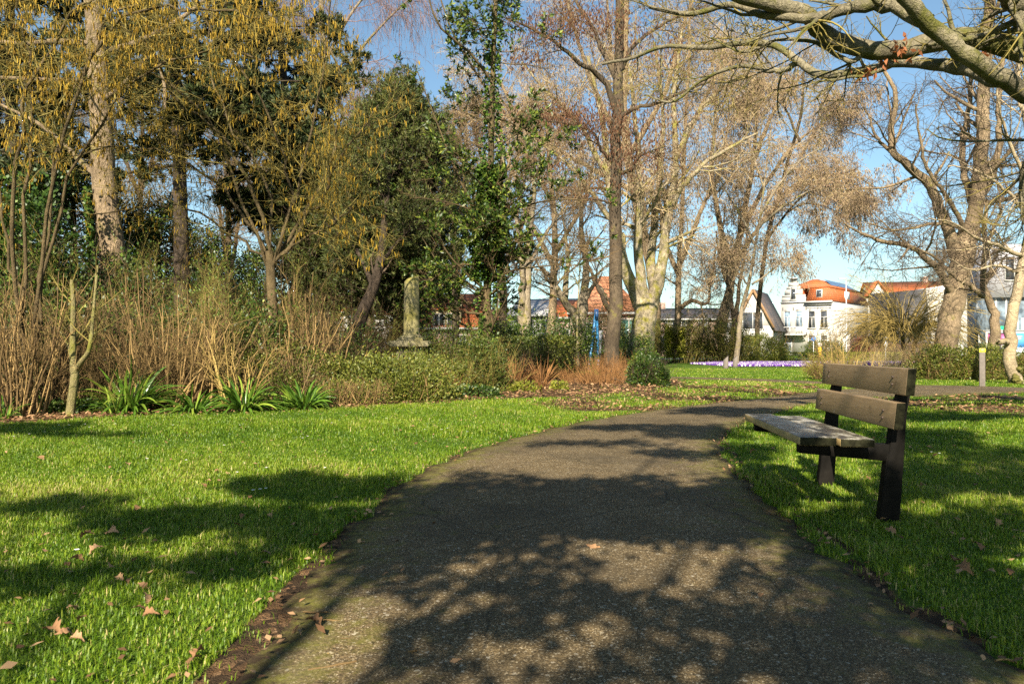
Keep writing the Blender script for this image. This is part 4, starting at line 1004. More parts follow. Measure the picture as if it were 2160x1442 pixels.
# leaning dark trunk left of the column
def lean_trunk():
    rng = np.random.default_rng(46)
    PP, RR = limb_set([([(745, 720, 20), (765, 660, 20), (790, 600, 20), (806, 530, 20), (815, 420, 20.4), (825, 330, 21)], 0.20, 0.06), ([(788, 605, 20), (760, 540, 20.5), (720, 480, 21), (690, 430, 21.5)], 0.08, 0.02), ([(800, 560, 20), (840, 510, 19.6), (880, 470, 19.2)], 0.07, 0.02)], 14)
    t = MB(); tubes(t, PP, RR, 10, tint=.5)
    A, AR = children(rng, PP, RR, 14, .4, 1, (.6, 1.6), (30, 75), 6, .15, (0, 0, .04), .5, .008); B, BR = children(rng, A, AR, 7, .2, 1, (.3, .8), (25, 65), 5, .18, (0, 0, 0), .5, .005)
    c = MB(); tubes(c, A, AR, 4, 1, rng=rng); tubes(c, B, BR, 3, 1, rng=rng)
    pos, D = along(rng, B, 4, .3, 1); needle_tufts(c, rng, pos, D, 5, (.07, .13), .026)
    b_ = P(735, 735, 20)
    wrap_parts('leaning_pine', (b_[0], 20, 0), 'dark leaning trunk left of the stone column', 'tree', None, t, c, m_bark_dark, [m_pine, m_twig_dark])
lean_trunk()

# ---------- slim evergreen with ivied trunk
def evergreen():
    rng = np.random.default_rng(51); Y = 18.0
    PP, RR = limb_set([([(1037, 822, Y), (1030, 740, Y), (1027, 650, Y), (1031, 520, Y), (1033, 400, Y), (1037, 280, Y), (1040, 140, Y), (1046, 0, Y), (1052, -160, Y)], 0.125, 0.04)], 26)
    RR = flare(PP, RR, 0, 1.3)
    t = MB(); tubes(t, PP, RR, 12, tint=.5)
    A, AR = children(rng, PP, RR, 44, 0.2, 0.99, (1.6, 3.3), (45, 92), 9, 0.09, (0, 0, 0.03), 0.36, 0.011, shrink=0.68, flat=0.3)
    A2, AR2 = children(rng, PP, RR, 20, 0.16, 0.5, (1.0, 2.6), (50, 85), 9, 0.10, (0, 0, 0.03), 0.34, 0.012, shrink=0.3, flat=0.3)
    A = np.concatenate([A, A2]); AR = np.concatenate([AR, AR2])
    ex, exr = limb_set([([(1036, 170, Y), (990, 110, 17.6), (930, 60, 17.2), (905, 0, 17), (890, -60, 16.8)], 0.035, 0.012), ([(1034, 200, Y), (965, 90, 18.4), (930, 0, 18.6), (915, -60, 18.7)], 0.03, 0.012), ([(1030, 470, Y), (980, 400, 17.5), (930, 280, 17.2), (880, 150, 17)], 0.035, 0.01),
                       ([(1030, 480, Y), (1090, 440, 17.6), (1180, 420, 17.2), (1260, 425, 17)], 0.035, 0.01), ([(1030, 520, Y), (1100, 500, 17.7), (1190, 495, 17.3), (1280, 505, 17)], 0.03, 0.01), ([(1031, 420, Y), (1090, 380, 18.2), (1150, 300, 18.4), (1200, 290, 18.5)], 0.03, 0.01),
                       ([(1030, 560, Y), (960, 560, 17.6), (900, 600, 17.4), (870, 640, 17.2)], 0.03, 0.01), ([(1030, 600, Y), (1080, 570, 17.6), (1160, 560, 17.4), (1240, 545, 17.2)], 0.03, 0.01), ([(1030, 640, Y), (990, 600, 18.3), (930, 560, 18.6), (890, 500, 18.8)], 0.03, 0.01)], 9)
    A = np.concatenate([A, ex]); AR = np.concatenate([AR, exr])
    tubes(t, A, AR, 6, rng=rng)
    B, BR = children(rng, A, AR, 10, 0.25, 1, (0.4, 1.1), (25, 60), 6, 0.12, (0, 0, 0.04), 0.5, 0.006)
    Cc, CR = children(rng, B, BR, 5, 0.25, 1, (0.15, 0.4), (25, 55), 4, 0.12, (0, 0, 0.05), 0.6, 0.004)
    c = MB(); tubes(c, B, BR, 3, 1, rng=rng); tubes(c, Cc, CR, 3, 1, rng=rng)
    keepc = (rng.random(len(Cc)) < 0.8) & (sn(Cc[:, 0, 0] * 1.8, Cc[:, 0, 2] * 1.8 + Cc[:, 0, 1], 1.0, 9) > -.15)
    pos, D = along(rng, Cc[keepc], 9, 0.3, 1.0)
    leaves(c, rng, pos, D * 0.9 + rng.normal(0, 0.55, D.shape), rng.uniform(.085, .145, len(pos)), rng.uniform(.034, .052, len(pos)), 0)
    iv = MB(); n = 11000; py = np.where(rng.random(n) < 0.72, rng.uniform(350, 590, n), rng.uniform(10, 760, n))
    cx = np.interp(py, [0, 140, 280, 400, 520, 650, 740], [1046, 1040, 1037, 1033, 1031, 1027, 1030]); r = np.interp(py, [0, 220, 340, 430, 470, 560, 600, 700, 760], [.13, .17, .24, .30, .40, .40, .28, .17, .14])
    a = rng.uniform(0, 2 * math.pi, n); rr = r * rng.uniform(.5, 1.1, n) * (1 + .25 * np.sin(py * .09 + a * 2))
    pos = np.stack([P(x, y, Y) for x, y in zip(cx, py)]) + np.stack([np.cos(a) * rr, np.sin(a) * rr, 0 * a], 1)
    leaves(iv, rng, pos, np.stack([np.cos(a), np.sin(a), rng.uniform(-1.0, .4, n)], 1), rng.uniform(.055, .10, n), rng.uniform(.05, .085, n))
    b_ = P(1037, 735, Y)
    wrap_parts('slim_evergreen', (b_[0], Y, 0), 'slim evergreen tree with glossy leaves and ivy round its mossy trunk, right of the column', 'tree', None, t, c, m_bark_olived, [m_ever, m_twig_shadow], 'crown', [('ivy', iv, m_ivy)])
evergreen()

# ---------- deciduous trees
def bare_tree(name, label, Y, limbs, seed, lv=((12, (1.6, 4.0)), (7, (0.8, 2.2)), (6, (0.4, 1.1)), (4, (0.2, 0.6))), bark=m_bark_grey, twig=m_twig_brown, kin=None, kin_per=2, kin_size=((0.05, 0.10), (0.02, 0.03)), rt=0.006, group=None, t0=0.3, trop=(0, 0, 0.02), droop=-0.03, base=None, extra=None, ang=(25, 70), skip_trunk=0, nt=18, jit=0.03, kin_prob=1.0, kin_name='catkins', mossy_sides=12):
    rng = np.random.default_rng(seed)
    PP, RR = limb_set(limbs, nt); RR[0, 0] *= 1.25
    PP[:, 1:] += rng.normal(0, jit, PP[:, 1:].shape) * np.minimum(1, RR[:, 1:, None] * 8 + .2)
    t = MB(); tubes(t, PP, RR, mossy_sides, tint=0.5)
    c = MB(); LP, LR = PP[skip_trunk:], RR[skip_trunk:]
    for i, (n_, L_) in enumerate(lv):
        LP, LR = children(rng, LP, LR, n_, t0 if i == 0 else 0.12, 1, L_, ang, (8, 7, 5, 4)[min(i, 3)], (0.12, 0.15, 0.16, 0.14)[min(i, 3)], trop if i < 2 else (0, 0, droop), 0.52, rt * (2.2, 1.6, 1.2, 1.0)[min(i, 3)], shrink=0.4)
        if i == 0: tubes(t, LP, LR, 6, rng=rng)
        else: tubes(c, LP, LR, 4 if i == 1 else 3, 0, rng=rng)
    ex = []
    if kin:
        k = MB(); LK = LP[rng.random(len(LP)) < kin_prob]; pos, _ = along(rng, LK, kin_per, 0.2, 1.0)
        tassels(k, rng, pos, rng.uniform(*kin_size[0], len(pos)), rng.uniform(*kin_size[1], len(pos)), 0, 0.3)
        ex.append((kin_name, k, kin))
    if extra: ex += extra(rng)
    b_ = limbs[0][0][0] if base is None else base
    b_ = P(b_[0], 735, b_[2])
    return wrap_parts(name, (b_[0], b_[1], 0), label, 'tree', group, t, c, bark, [twig], 'twigs', ex)

# straight dark trunk with rusty cones (alder)
def alder_cones(rng):
    k = MB(); out = []
    for px, py, rx, ry, n in ((1165, 60, 110, 42, 1100), (1190, 245, 140, 34, 1200), (1285, 275, 110, 55, 800), (1230, 30, 110, 45, 700), (1110, 120, 70, 30, 350), (1340, 330, 80, 40, 450), (1140, 340, 70, 30, 250), (1400, 120, 100, 60, 350), (1330, 60, 110, 60, 350), (1260, 400, 90, 50, 250), (1400, 250, 90, 60, 250)):
        a = rng.normal(0, 0.5, (n, 2)); y = rng.normal(0, 0.5, n)
        out.append(np.stack([P(px + rx * u, py + ry * v_, 27.0 + 1.2 * w) for (u, v_), w in zip(a, y)]))
    pos = np.concatenate(out); tassels(k, rng, pos, rng.uniform(.07, .15, len(pos)), rng.uniform(.025, .04, len(pos)), 0, 0.35)
    return [('cones', k, m_brownkin)]
A_Y = 28.0
bare_tree('alder', 'straight dark trunk with rusty brown cone clusters, right of centre', A_Y, [
    ([(1290, 790, A_Y), (1293, 700, A_Y), (1297, 560, A_Y), (1300, 400, A_Y), (1303, 240, A_Y), (1306, 100, A_Y), (1310, -60, A_Y), (1312, -200, A_Y)], 0.29, 0.13),
    ([(1302, 240, A_Y), (1270, 165, 27.6), (1225, 135, 27.2), (1180, 95, 27), (1120, 60, 26.6), (1070, 40, 26.2)], 0.12, 0.03),
    ([(1304, 250, A_Y), (1340, 228, 27.6), (1380, 220, 27.4), (1440, 195, 27), (1500, 170, 26.6)], 0.09, 0.03),
    ([(1302, 345, A_Y), (1270, 320, 27.8), (1255, 285, 27.4), (1220, 265, 27), (1150, 255, 26.6)], 0.07, 0.02),
    ([(1302, 365, A_Y), (1330, 358, 27.7), (1350, 330, 27.4), (1400, 310, 27)], 0.08, 0.02),
    ([(1305, 150, A_Y), (1340, 95, 28.4), (1400, 50, 28.8), (1470, 20, 29)], 0.10, 0.03),
    ([(1300, 430, A_Y), (1250, 420, 27.6), (1180, 415, 27.2)], 0.05, 0.015),
    ([(1290, 660, A_Y), (1262, 610, 27.6), (1245, 570, 27.4), (1225, 520, 27.2)], 0.10, 0.03),
    ([(1304, 180, A_Y), (1250, 60, 28.6), (1200, -20, 29), (1160, -80, 29.4)], 0.10, 0.03)], 61,
    ((8, (1.0, 2.4)), (7, (0.5, 1.3)), (5, (0.25, 0.7))), m_bark_brown, m_twig_brown, rt=0.006, extra=alder_cones, skip_trunk=1, t0=0.35, nt=20)

# big pale forked tree
B_Y = 38.0
gold = dict(bark=m_bark_pale, twig=m_twig_pink, kin=m_pinkkin, kin_per=2, kin_size=((0.07, 0.15), (0.022, 0.036)), rt=0.0068, droop=-0.16, kin_prob=.8)
bare_tree('forked_tree', 'massive pale mossy trunk forking low into four limbs, right of the straight dark trunk', B_Y, [
    ([(1342, 790, B_Y), (1350, 740, B_Y), (1358, 690, B_Y), (1366, 640, B_Y), (1370, 615, B_Y)], 0.70, 0.50),
    ([(1362, 660, B_Y), (1335, 610, B_Y), (1318, 560, 37.6), (1300, 480, 37.2), (1285, 380, 37), (1270, 260, 36.8), (1240, 120, 36.6)], 0.40, 0.08),
    ([(1366, 650, B_Y), (1352, 590, 37.7), (1346, 500, 37.4), (1352, 400, 37.2), (1340, 280, 37), (1330, 150, 37)], 0.32, 0.07),
    ([(1372, 650, B_Y), (1388, 600, 37.8), (1398, 540, 37.6), (1412, 440, 37.4), (1425, 330, 37.3), (1420, 200, 37.2), (1440, 60, 37)], 0.36, 0.07),
    ([(1384, 620, B_Y), (1372, 560, 38.8), (1380, 480, 39.2), (1390, 380, 39.6), (1400, 240, 40), (1380, 90, 40)], 0.30, 0.07),
    ([(1412, 440, 37.4), (1450, 380, 37), (1500, 335, 36.6), (1560, 300, 36.2), (1600, 280, 36)], 0.16, 0.04),
    ([(1425, 330, 37.3), (1470, 240, 37), (1520, 190, 36.6), (1580, 150, 36.2)], 0.15, 0.04),
    ([(1300, 480, 37.2), (1240, 400, 36.8), (1190, 340, 36.6), (1120, 290, 36.4)], 0.14, 0.04),
    ([(1285, 380, 37), (1220, 260, 36.8), (1150, 190, 36.6), (1100, 130, 36.4)], 0.14, 0.04)], 62,
    ((11, (2.0, 4.6)), (7, (1.0, 2.4)), (5, (0.5, 1.4)), (3, (0.3, 0.9))), skip_trunk=1, t0=0.3, mossy_sides=16, **gold)
gold2 = dict(gold); gold2.update(bark=m_bark_tan)
C_Y = 50.0
def ivy_sleeve(rng, px, Y, y0, y1, r, n):
    k = MB(); py = rng.uniform(y1, y0, n); a = rng.uniform(0, 6.283, n); rr = r * rng.uniform(.6, 1.1, n)
    pos = np.stack([P(px, y, Y) for y in py]) + np.stack([np.cos(a) * rr, np.sin(a) * rr, 0 * a], 1)
    leaves(k, rng, pos, np.stack([np.cos(a), np.sin(a), rng.uniform(-.8, .4, n)], 1), rng.uniform(.10, .18, n), rng.uniform(.09, .15, n))
    return k
bare_tree('background_tree', 'tall ivy-footed pale trunk standing in the shrubs left of the leaning trunk', C_Y, [
    ([(1424, 752, C_Y), (1427, 690, C_Y), (1431, 620, C_Y), (1432, 560, C_Y), (1440, 400, C_Y), (1450, 200, C_Y), (1455, 0, C_Y)], 0.27, 0.08),
    ([(1432, 650, C_Y), (1460, 635, 49.6), (1490, 640, 49.2), (1500, 600, 49), (1510, 520, 49)], 0.17, 0.05),
    ([(1432, 580, C_Y), (1400, 500, 50.4), (1390, 380, 50.8), (1380, 240, 51)], 0.18, 0.05),
    ([(1433, 560, C_Y), (1480, 440, 50), (1520, 360, 50), (1540, 220, 50)], 0.18, 0.05),
    ([(1445, 300, C_Y), (1500, 180, 50), (1560, 80, 50)], 0.15, 0.05)], 63,
    ((11, (2.4, 5.2)), (8, (1.2, 2.6)), (5, (0.6, 1.5)), (3, (0.3, 0.9))), skip_trunk=0, t0=0.35,
    extra=lambda r: [('ivy', ivy_sleeve(r, 1424, C_Y, 752, 690, 0.55, 2600), m_box)], **gold2)
D_Y = 54.0
bare_tree('background_tree', 'thick pale trunk leaning right between the shrubs and the gabled house', D_Y, [
    ([(1510, 750, D_Y), (1520, 690, D_Y), (1535, 630, D_Y), (1545, 580, D_Y), (1570, 450, D_Y), (1590, 320, D_Y), (1600, 200, D_Y)], 0.48, 0.09),
    ([(1545, 590, D_Y), (1520, 480, 54), (1500, 360, 54), (1510, 240, 54), (1500, 120, 54)], 0.25, 0.06),
    ([(1550, 560, D_Y), (1600, 480, 53), (1650, 420, 52.6), (1700, 380, 52)], 0.20, 0.05),
    ([(1560, 500, D_Y), (1620, 380, 53.6), (1680, 300, 53.2), (1740, 260, 53)], 0.2, 0.05),
    ([(1590, 340, D_Y), (1640, 220, 54), (1690, 160, 54), (1720, 120, 54)], 0.16, 0.05)], 64,
    ((12, (2.6, 5.6)), (8, (1.2, 2.8)), (5, (0.6, 1.6)), (3, (0.3, 0.9))), skip_trunk=0, t0=0.3, **gold2)
bare_tree('background_tree', 'dark leaning double trunk just left of the gabled house', 52, [
    ([(1546, 752, 52), (1549, 690, 52), (1556, 640, 52), (1565, 570, 52), (1580, 460, 52)], 0.26, 0.06),
    ([(1550, 690, 52), (1540, 620, 52), (1520, 540, 52), (1530, 430, 52)], 0.16, 0.05)], 65,
    ((9, (2.0, 4.0)), (7, (1.0, 2.2)), (5, (0.5, 1.2)), (2, (0.3, 0.8))), t0=0.35, bark=m_bark_brown, twig=m_twig_pink, kin=m_pinkkin, kin_per=2, kin_size=((.09, .16), (.03, .05)), rt=.009, droop=-.08)
bare_tree('background_tree', 'pale leafless trunk right behind the forked tree, soaring out of the picture', 60, [
    ([(1380, 750, 60), (1378, 600, 60), (1320, 300, 60), (1318, 100, 60), (1325, -100, 60)], 0.5, 0.2),
    ([(1330, 350, 60), (1260, 200, 60), (1210, 60, 60), (1190, -40, 60)], 0.25, 0.07), ([(1325, 330, 60), (1400, 200, 60), (1440, 60, 60), (1480, -40, 60)], 0.25, 0.07),
    ([(1322, 260, 60), (1290, 120, 60), (1280, -40, 60)], 0.2, 0.07), ([(1330, 400, 60), (1220, 340, 60), (1120, 280, 60), (1050, 200, 60)], 0.22, 0.06)], 66,
    ((11, (3, 6)), (8, (1.4, 3)), (5, (.7, 1.7)), (3, (.4, .9))), t0=0.3, **gold2)
bare_tree('background_tree', 'pinkish bare tree behind the slim evergreen', 46, [
    ([(1160, 750, 46), (1165, 640, 46), (1170, 500, 46), (1160, 350, 46), (1150, 200, 46)], 0.3, 0.08),
    ([(1168, 560, 46), (1110, 450, 46), (1070, 330, 46), (1010, 230, 46)], 0.16, 0.05), ([(1168, 540, 46), (1230, 430, 46), (1260, 300, 46)], 0.16, 0.05),
    ([(1165, 430, 46), (1100, 300, 46), (1060, 180, 46), (1000, 140, 46)], 0.15, 0.05)], 67,
    ((11, (2, 4.4)), (7, (1, 2.4)), (5, (.5, 1.4)), (3, (.3, .8))), t0=0.3, **gold2)
bare_tree('two_stemmed_tree', 'twin stemmed tree, left stem sunlit, standing behind the clipped hedge', 32, [
    ([(1107, 760, 32), (1107, 700, 32), (1108, 640, 32), (1112, 580, 32), (1118, 500, 32), (1125, 400, 32), (1120, 300, 32)], 0.30, 0.06),
    ([(1103, 690, 32), (1100, 620, 31.8), (1102, 580, 31.6), (1095, 500, 31.6), (1080, 420, 31.5), (1060, 330, 31.4)], 0.17, 0.04),
    ([(1115, 560, 32), (1160, 480, 32), (1210, 410, 32)], 0.1, 0.03)], 68, ((8, (1.4, 3.2)), (7, (.7, 1.7)), (5, (.35, .9))), m_bark_grey, m_twig_brown, rt=0.006, t0=.35)
bare_tree('mossy_tree', 'mossy low-branching tree with a dark leaning companion limb, left of the play frame', 35, [
    ([(1222, 770, 35), (1222, 730, 35), (1226, 680, 35), (1232, 620, 35), (1236, 560, 35), (1228, 480, 35), (1220, 380, 35)], 0.34, 0.07),
    ([(1224, 690, 35), (1205, 655, 34.6), (1180, 620, 34.2), (1165, 590, 34), (1140, 560, 33.8)], 0.24, 0.06),
    ([(1190, 635, 34.4), (1195, 580, 34.4), (1196, 520, 34.4), (1185, 440, 34.2)], 0.16, 0.04),
    ([(1230, 640, 35), (1255, 600, 34.8), (1290, 640, 34.6)], 0.12, 0.05)], 69, ((9, (1.4, 3.0)), (7, (.7, 1.6)), (5, (.35, .9))), m_bark_grey, m_twig_brown, rt=0.006, t0=.4)
bare_tree('thin_pale_sapling', 'thin pale upright sapling just left of the play frame', 31, [
    ([(1219, 770, 31), (1218, 700, 31), (1219, 640, 31), (1222, 580, 31), (1226, 500, 31)], 0.06, 0.015), ([(1219, 600, 31), (1205, 560, 31), (1190, 500, 31)], .025, .01)], 70, ((9, (.5, 1.4)), (5, (.25, .7))), m_bark_pale, m_twig_olive, rt=.005, t0=.4)

# slim birch by the crocuses
E_Y = 43.0
bare_tree('slim_birch', 'slim pale trunk with a gentle bend standing at the crocus bed', E_Y, [
    ([(1551, 776, E_Y), (1556, 735, E_Y), (1560, 690, E_Y), (1568, 640, E_Y), (1580, 590, E_Y), (1592, 530, E_Y), (1605, 440, E_Y), (1618, 340, E_Y), (1628, 260, E_Y)], 0.165, 0.035),
    ([(1586, 600, E_Y), (1615, 580, 43), (1640, 560, 42.8), (1660, 530, 42.6)], 0.06, 0.015),
    ([(1595, 520, E_Y), (1560, 450, 43.2), (1530, 400, 43.4), (1510, 340, 43.5)], 0.08, 0.02),
    ([(1605, 450, E_Y), (1650, 380, 42.8), (1700, 330, 42.6), (1740, 310, 42.4)], 0.09, 0.02),
    ([(1612, 400, E_Y), (1580, 300, 43), (1560, 220, 43)], 0.07, 0.02),
    ([(1600, 480, E_Y), (1660, 430, 42), (1720, 400, 41.4), (1790, 400, 41)], 0.09, 0.02),
    ([(1578, 600, E_Y), (1550, 570, 42.8), (1520, 560, 42.6)], 0.06, 0.02)], 71,
    ((10, (1.2, 2.7)), (8, (.7, 1.7)), (5, (.4, 1.2)), (3, (.3, .6))), m_bark_grey, m_twig_pink, m_pinkkin, 2, ((.07, .14), (.024, .038)), .006, skip_trunk=1, droop=-.35, t0=.25, trop=(0, 0, -.02))
# dangling sprays right of the birch (weeping shoots with dark catkins) hang from a tree behind
bare_tree('weeping_alder', 'bare tree with drooping dark tasselled twigs hanging in front of the villa roof', 47, [
    ([(1598, 752, 58), (1600, 640, 58), (1616, 520, 56), (1640, 420, 54), (1665, 330, 50), (1690, 240, 48), (1695, 150, 47)], 0.20, 0.07),
    ([(1612, 520, 56), (1655, 455, 51), (1700, 430, 46.4), (1750, 440, 46), (1790, 465, 46)], 0.07, 0.02),
    ([(1620, 500, 55), (1680, 425, 50), (1720, 400, 47), (1780, 395, 46.2), (1830, 420, 46)], 0.09, 0.03),
    ([(1640, 420, 54), (1690, 380, 50), (1740, 370, 46.6), (1800, 370, 46.2), (1850, 400, 46)], 0.09, 0.03),
    ([(1688, 330, 47), (1740, 250, 47), (1800, 230, 47)], 0.09, 0.03), ([(1688, 300, 47), (1650, 220, 47), (1600, 180, 47)], 0.09, 0.03)], 72,
    ((10, (1.4, 3.0)), (8, (.8, 2.0)), (6, (.5, 1.2)), (3, (.3, .7))), m_bark_brown, m_twig_pink, m_pinkkin, 2, ((.09, .17), (.03, .05)), .008, skip_trunk=1, droop=-.35, t0=.2)

# weeping birch high at the back left
def weeping():
    rng = np.random.default_rng(74); Y = 36.0
    PP, RR = limb_set([([(700, 760, Y), (700, 500, Y), (690, 250, Y), (680, 50, Y), (670, -150, Y)], .26, .08), ([(690, 230, Y), (750, 120, Y), (800, 60, Y), (850, 10, Y), (880, -10, Y)], .09, .02), ([(685, 130, Y), (740, 30, Y), (800, -40, Y), (840, -60, Y)], .09, .02), ([(688, 200, Y), (640, 100, Y), (600, 40, Y)], .08, .02), ([(682, 80, Y), (650, 0, Y), (600, -40, Y)], .08, .02), ([(692, 300, Y), (750, 240, Y), (800, 200, Y), (830, 180, Y)], .07, .02)], 14)
    t = MB(); tubes(t, PP, RR, 9, tint=.5)
    A, AR = children(rng, PP[1:], RR[1:], 14, .2, 1, (1.2, 2.6), (30, 75), 7, .14, (0, 0, .0), .5, .011)
    B, BR = children(rng, A, AR, 8, .2, 1, (1.4, 3.2), (40, 90), 9, .10, (0, 0, -.28), .5, .008, shrink=.2)
    Cc, CR = children(rng, B, BR, 4, .15, 1, (.5, 1.4), (15, 45), 5, .08, (0, 0, -.3), .6, .007)
    c = MB(); tubes(c, A, AR, 4, 0, rng=rng); tubes(c, B, BR, 3, 0, rng=rng); tubes(c, Cc, CR, 3, 0, rng=rng)
    b_ = P(700, 735, Y)
    wrap_parts('weeping_birch', (b_[0], Y, 0), 'weeping birch with fine purplish hanging twigs against the blue sky, top centre left', 'tree', None, t, c, m_bark_grey, [m_twig_purple], 'twigs')
weeping()

# ---------- right side trees
R_Y = 30.0
bare_tree('big_bare_tree', 'huge bare tree with a thick trunk splitting into upright limbs, right side', R_Y, [
    ([(1992, 760, R_Y), (1998, 700, R_Y), (2012, 640, R_Y), (2024, 580, R_Y), (2036, 520, R_Y), (2044, 480, R_Y)], 0.42, 0.40),
    ([(2022, 560, R_Y), (1995, 470, 29.8), (1975, 420, 29.6), (1955, 385, 29.4), (1915, 350, 29.2), (1885, 325, 29), (1880, 280, 29), (1888, 230, 29), (1882, 180, 29), (1850, 120, 29)], 0.24, 0.06),
    ([(2035, 530, R_Y), (2058, 440, 29.8), (2066, 360, 29.6), (2072, 260, 29.5), (2075, 180, 29.4), (2085, 60, 29.2), (2088, -80, 29)], 0.30, 0.18),
    ([(2058, 450, R_Y), (2038, 380, 30.3), (2028, 320, 30.5), (2040, 240, 30.6), (2048, 160, 30.8), (2030, 60, 31)], 0.16, 0.06),
    ([(2060, 430, R_Y), (2090, 380, 30.4), (2108, 300, 30.6), (2105, 220, 30.8), (2120, 100, 31), (2150, 0, 31)], 0.17, 0.06),
    ([(2010, 620, R_Y), (1985, 575, 29.4), (1960, 550, 29), (1915, 520, 28.6), (1860, 508, 28.2), (1815, 490, 28), (1780, 470, 27.8)], 0.17, 0.03),
    ([(2040, 500, R_Y), (2000, 420, 29), (1960, 360, 28.4), (1940, 290, 28), (1930, 220, 27.6)], 0.10, 0.03),
    ([(2060, 430, R_Y), (2120, 420, 29.4), (2180, 400, 29), (2240, 390, 28.6)], 0.12, 0.04),
    ([(2068, 340, R_Y), (2120, 350, 29.2), (2170, 340, 28.8)], 0.10, 0.03),
    ([(1895, 335, 29), (1850, 290, 29), (1830, 240, 29), (1800, 200, 29)], 0.07, 0.02),
    ([(2040, 490, R_Y), (1990, 470, 29), (1930, 480, 28.5), (1880, 485, 28), (1830, 470, 27.6)], 0.08, 0.02)], 81,
    ((11, (1.2, 3.2)), (7, (.6, 1.7)), (5, (.3, .9))), m_bark_tan, m_twig_dark, rt=.006, skip_trunk=1, t0=.25, nt=24, ang=(30, 80), mossy_sides=14)
K_Y = 20.5
bare_tree('pale_tree', 'pale cream trunk with a mossy burr at its foot, at the right edge', K_Y, [
    ([(2142, 815, K_Y), (2136, 780, K_Y), (2128, 735, K_Y), (2132, 690, K_Y), (2143, 630, K_Y), (2156, 570, K_Y), (2172, 480, K_Y), (2180, 380, K_Y), (2185, 250, K_Y)], 0.17, 0.10),
    ([(2126, 722, K_Y), (2116, 722, 20.3), (2104, 720, 20.1)], .09, .05),
    ([(2160, 540, K_Y), (2110, 520, 20), (2060, 500, 19.6), (2010, 470, 19.2), (1960, 460, 19)], .06, .015),
    ([(2155, 575, K_Y), (2100, 560, 20), (2050, 570, 19.6), (2000, 545, 19.4)], .045, .012),
    ([(2175, 460, K_Y), (2120, 400, 20), (2060, 360, 19.6), (2000, 350, 19.2)], .05, .015),
    ([(2178, 420, K_Y), (2140, 330, 20), (2110, 240, 19.6), (2100, 150, 19.4)], .06, .02),
    ([(2182, 300, K_Y), (2150, 200, 20.4), (2150, 100, 20.4)], .07, .03)], 82,
    ((11, (.8, 2.0)), (7, (.4, 1.1)), (4, (.2, .5))), m_bark_cream, m_twig_dark, rt=.0045, skip_trunk=2, t0=.1, ang=(30, 85))
g = P(2146, 790, 20.2); rngb = np.random.default_rng(5)
bare_tree('crooked_tree', 'small crooked smooth-barked tree left of the pale trunk', 24, [
    ([(2096, 752, 24), (2098, 700, 24), (2098, 665, 24), (2088, 635, 24), (2075, 605, 24), (2074, 560, 24), (2078, 500, 24), (2080, 420, 24)], 0.17, 0.05),
    ([(2076, 625, 24), (2050, 605, 23.8), (2020, 590, 23.6), (1995, 565, 23.4), (1970, 540, 23.2), (1930, 525, 23)], .09, .03),
    ([(2078, 600, 24), (2100, 540, 23.8), (2130, 500, 23.6)], .07, .02), ([(2080, 520, 24), (2110, 440, 24), (2100, 360, 24)], .06, .02), ([(2030, 596, 23.6), (2045, 570, 23.4), (2060, 545, 23.2)], .05, .02)], 83,
    ((9, (.8, 2.0)), (7, (.4, 1.1)), (4, (.2, .6))), m_bark_tan, m_twig_dark, rt=.005, skip_trunk=0, t0=.4, ang=(30, 85))

# ---------- oak whose limbs reach in overhead from the right
bare_tree('overhanging_oak', 'great oak reaching in from beyond the right edge, lichened limbs across the top', 8, [
    ([(2700, 1000, 8.5), (2690, 700, 8.5), (2670, 450, 8.5), (2650, 300, 8.5), (2600, 100, 8.5)], 0.42, 0.30),
    ([(2640, 290, 8.5), (2450, 230, 8.3), (2250, 140, 8.1), (2160, 112, 8), (2060, 80, 8), (1980, 88, 8), (1900, 104, 7.9), (1800, 100, 7.8), (1740, 72, 7.7), (1700, 28, 7.6), (1640, 14, 7.5), (1560, -8, 7.4), (1480, -60, 7.2)], 0.135, 0.065),
    ([(2650, 340, 8.5), (2400, 280, 8), (2260, 235, 7.6), (2160, 196, 7.4), (2090, 150, 7.2), (2030, 110, 7.1), (1975, 62, 7), (1930, 20, 6.9), (1890, -40, 6.8)], 0.098, 0.07),
    ([(2120, 170, 7.4), (2050, 152, 7.8), (1980, 138, 8.2), (1900, 132, 8.6), (1830, 148, 9), (1730, 158, 9.4), (1680, 125, 9.7), (1630, 96, 10), (1560, 92, 10.4), (1480, 102, 10.8), (1400, 98, 11.2), (1340, 120, 11.6), (1270, 135, 12)], 0.075, 0.022),
    ([(1960, 48, 7), (1880, 12, 7.2), (1800, 16, 7.4), (1740, 34, 7.5), (1690, 40, 7.5), (1610, 30, 7.6), (1540, 10, 7.7), (1450, 30, 7.9), (1370, 15, 8)], 0.075, 0.02),
    ([(2260, 20, 7.6), (2180, 20, 7.4), (2130, 0, 7.2), (2090, -60, 7)], 0.12, 0.06),
    ([(1690, 130, 9.7), (1640, 150, 10), (1560, 140, 10.4), (1480, 170, 10.8), (1420, 215, 11), (1360, 200, 11.2)], .04, .012),
    ([(1830, 100, 7.8), (1790, 130, 7.8), (1720, 90, 7.9), (1640, 85, 8), (1570, 110, 8.2), (1500, 80, 8.4)], .03, .01),
    ([(2220, 230, 7.6), (2170, 330, 7.8), (2155, 400, 8), (2165, 480, 8.1)], .05, .02)], 84,
    ((12, (.5, 1.3)), (6, (.25, .7)), (4, (.1, .3))), m_bark_oak, m_twig_olive, rt=.003, skip_trunk=3, t0=.12, nt=34, ang=(30, 80), jit=.012, mossy_sides=14)
rngo = np.random.default_rng(85); ol = MB()
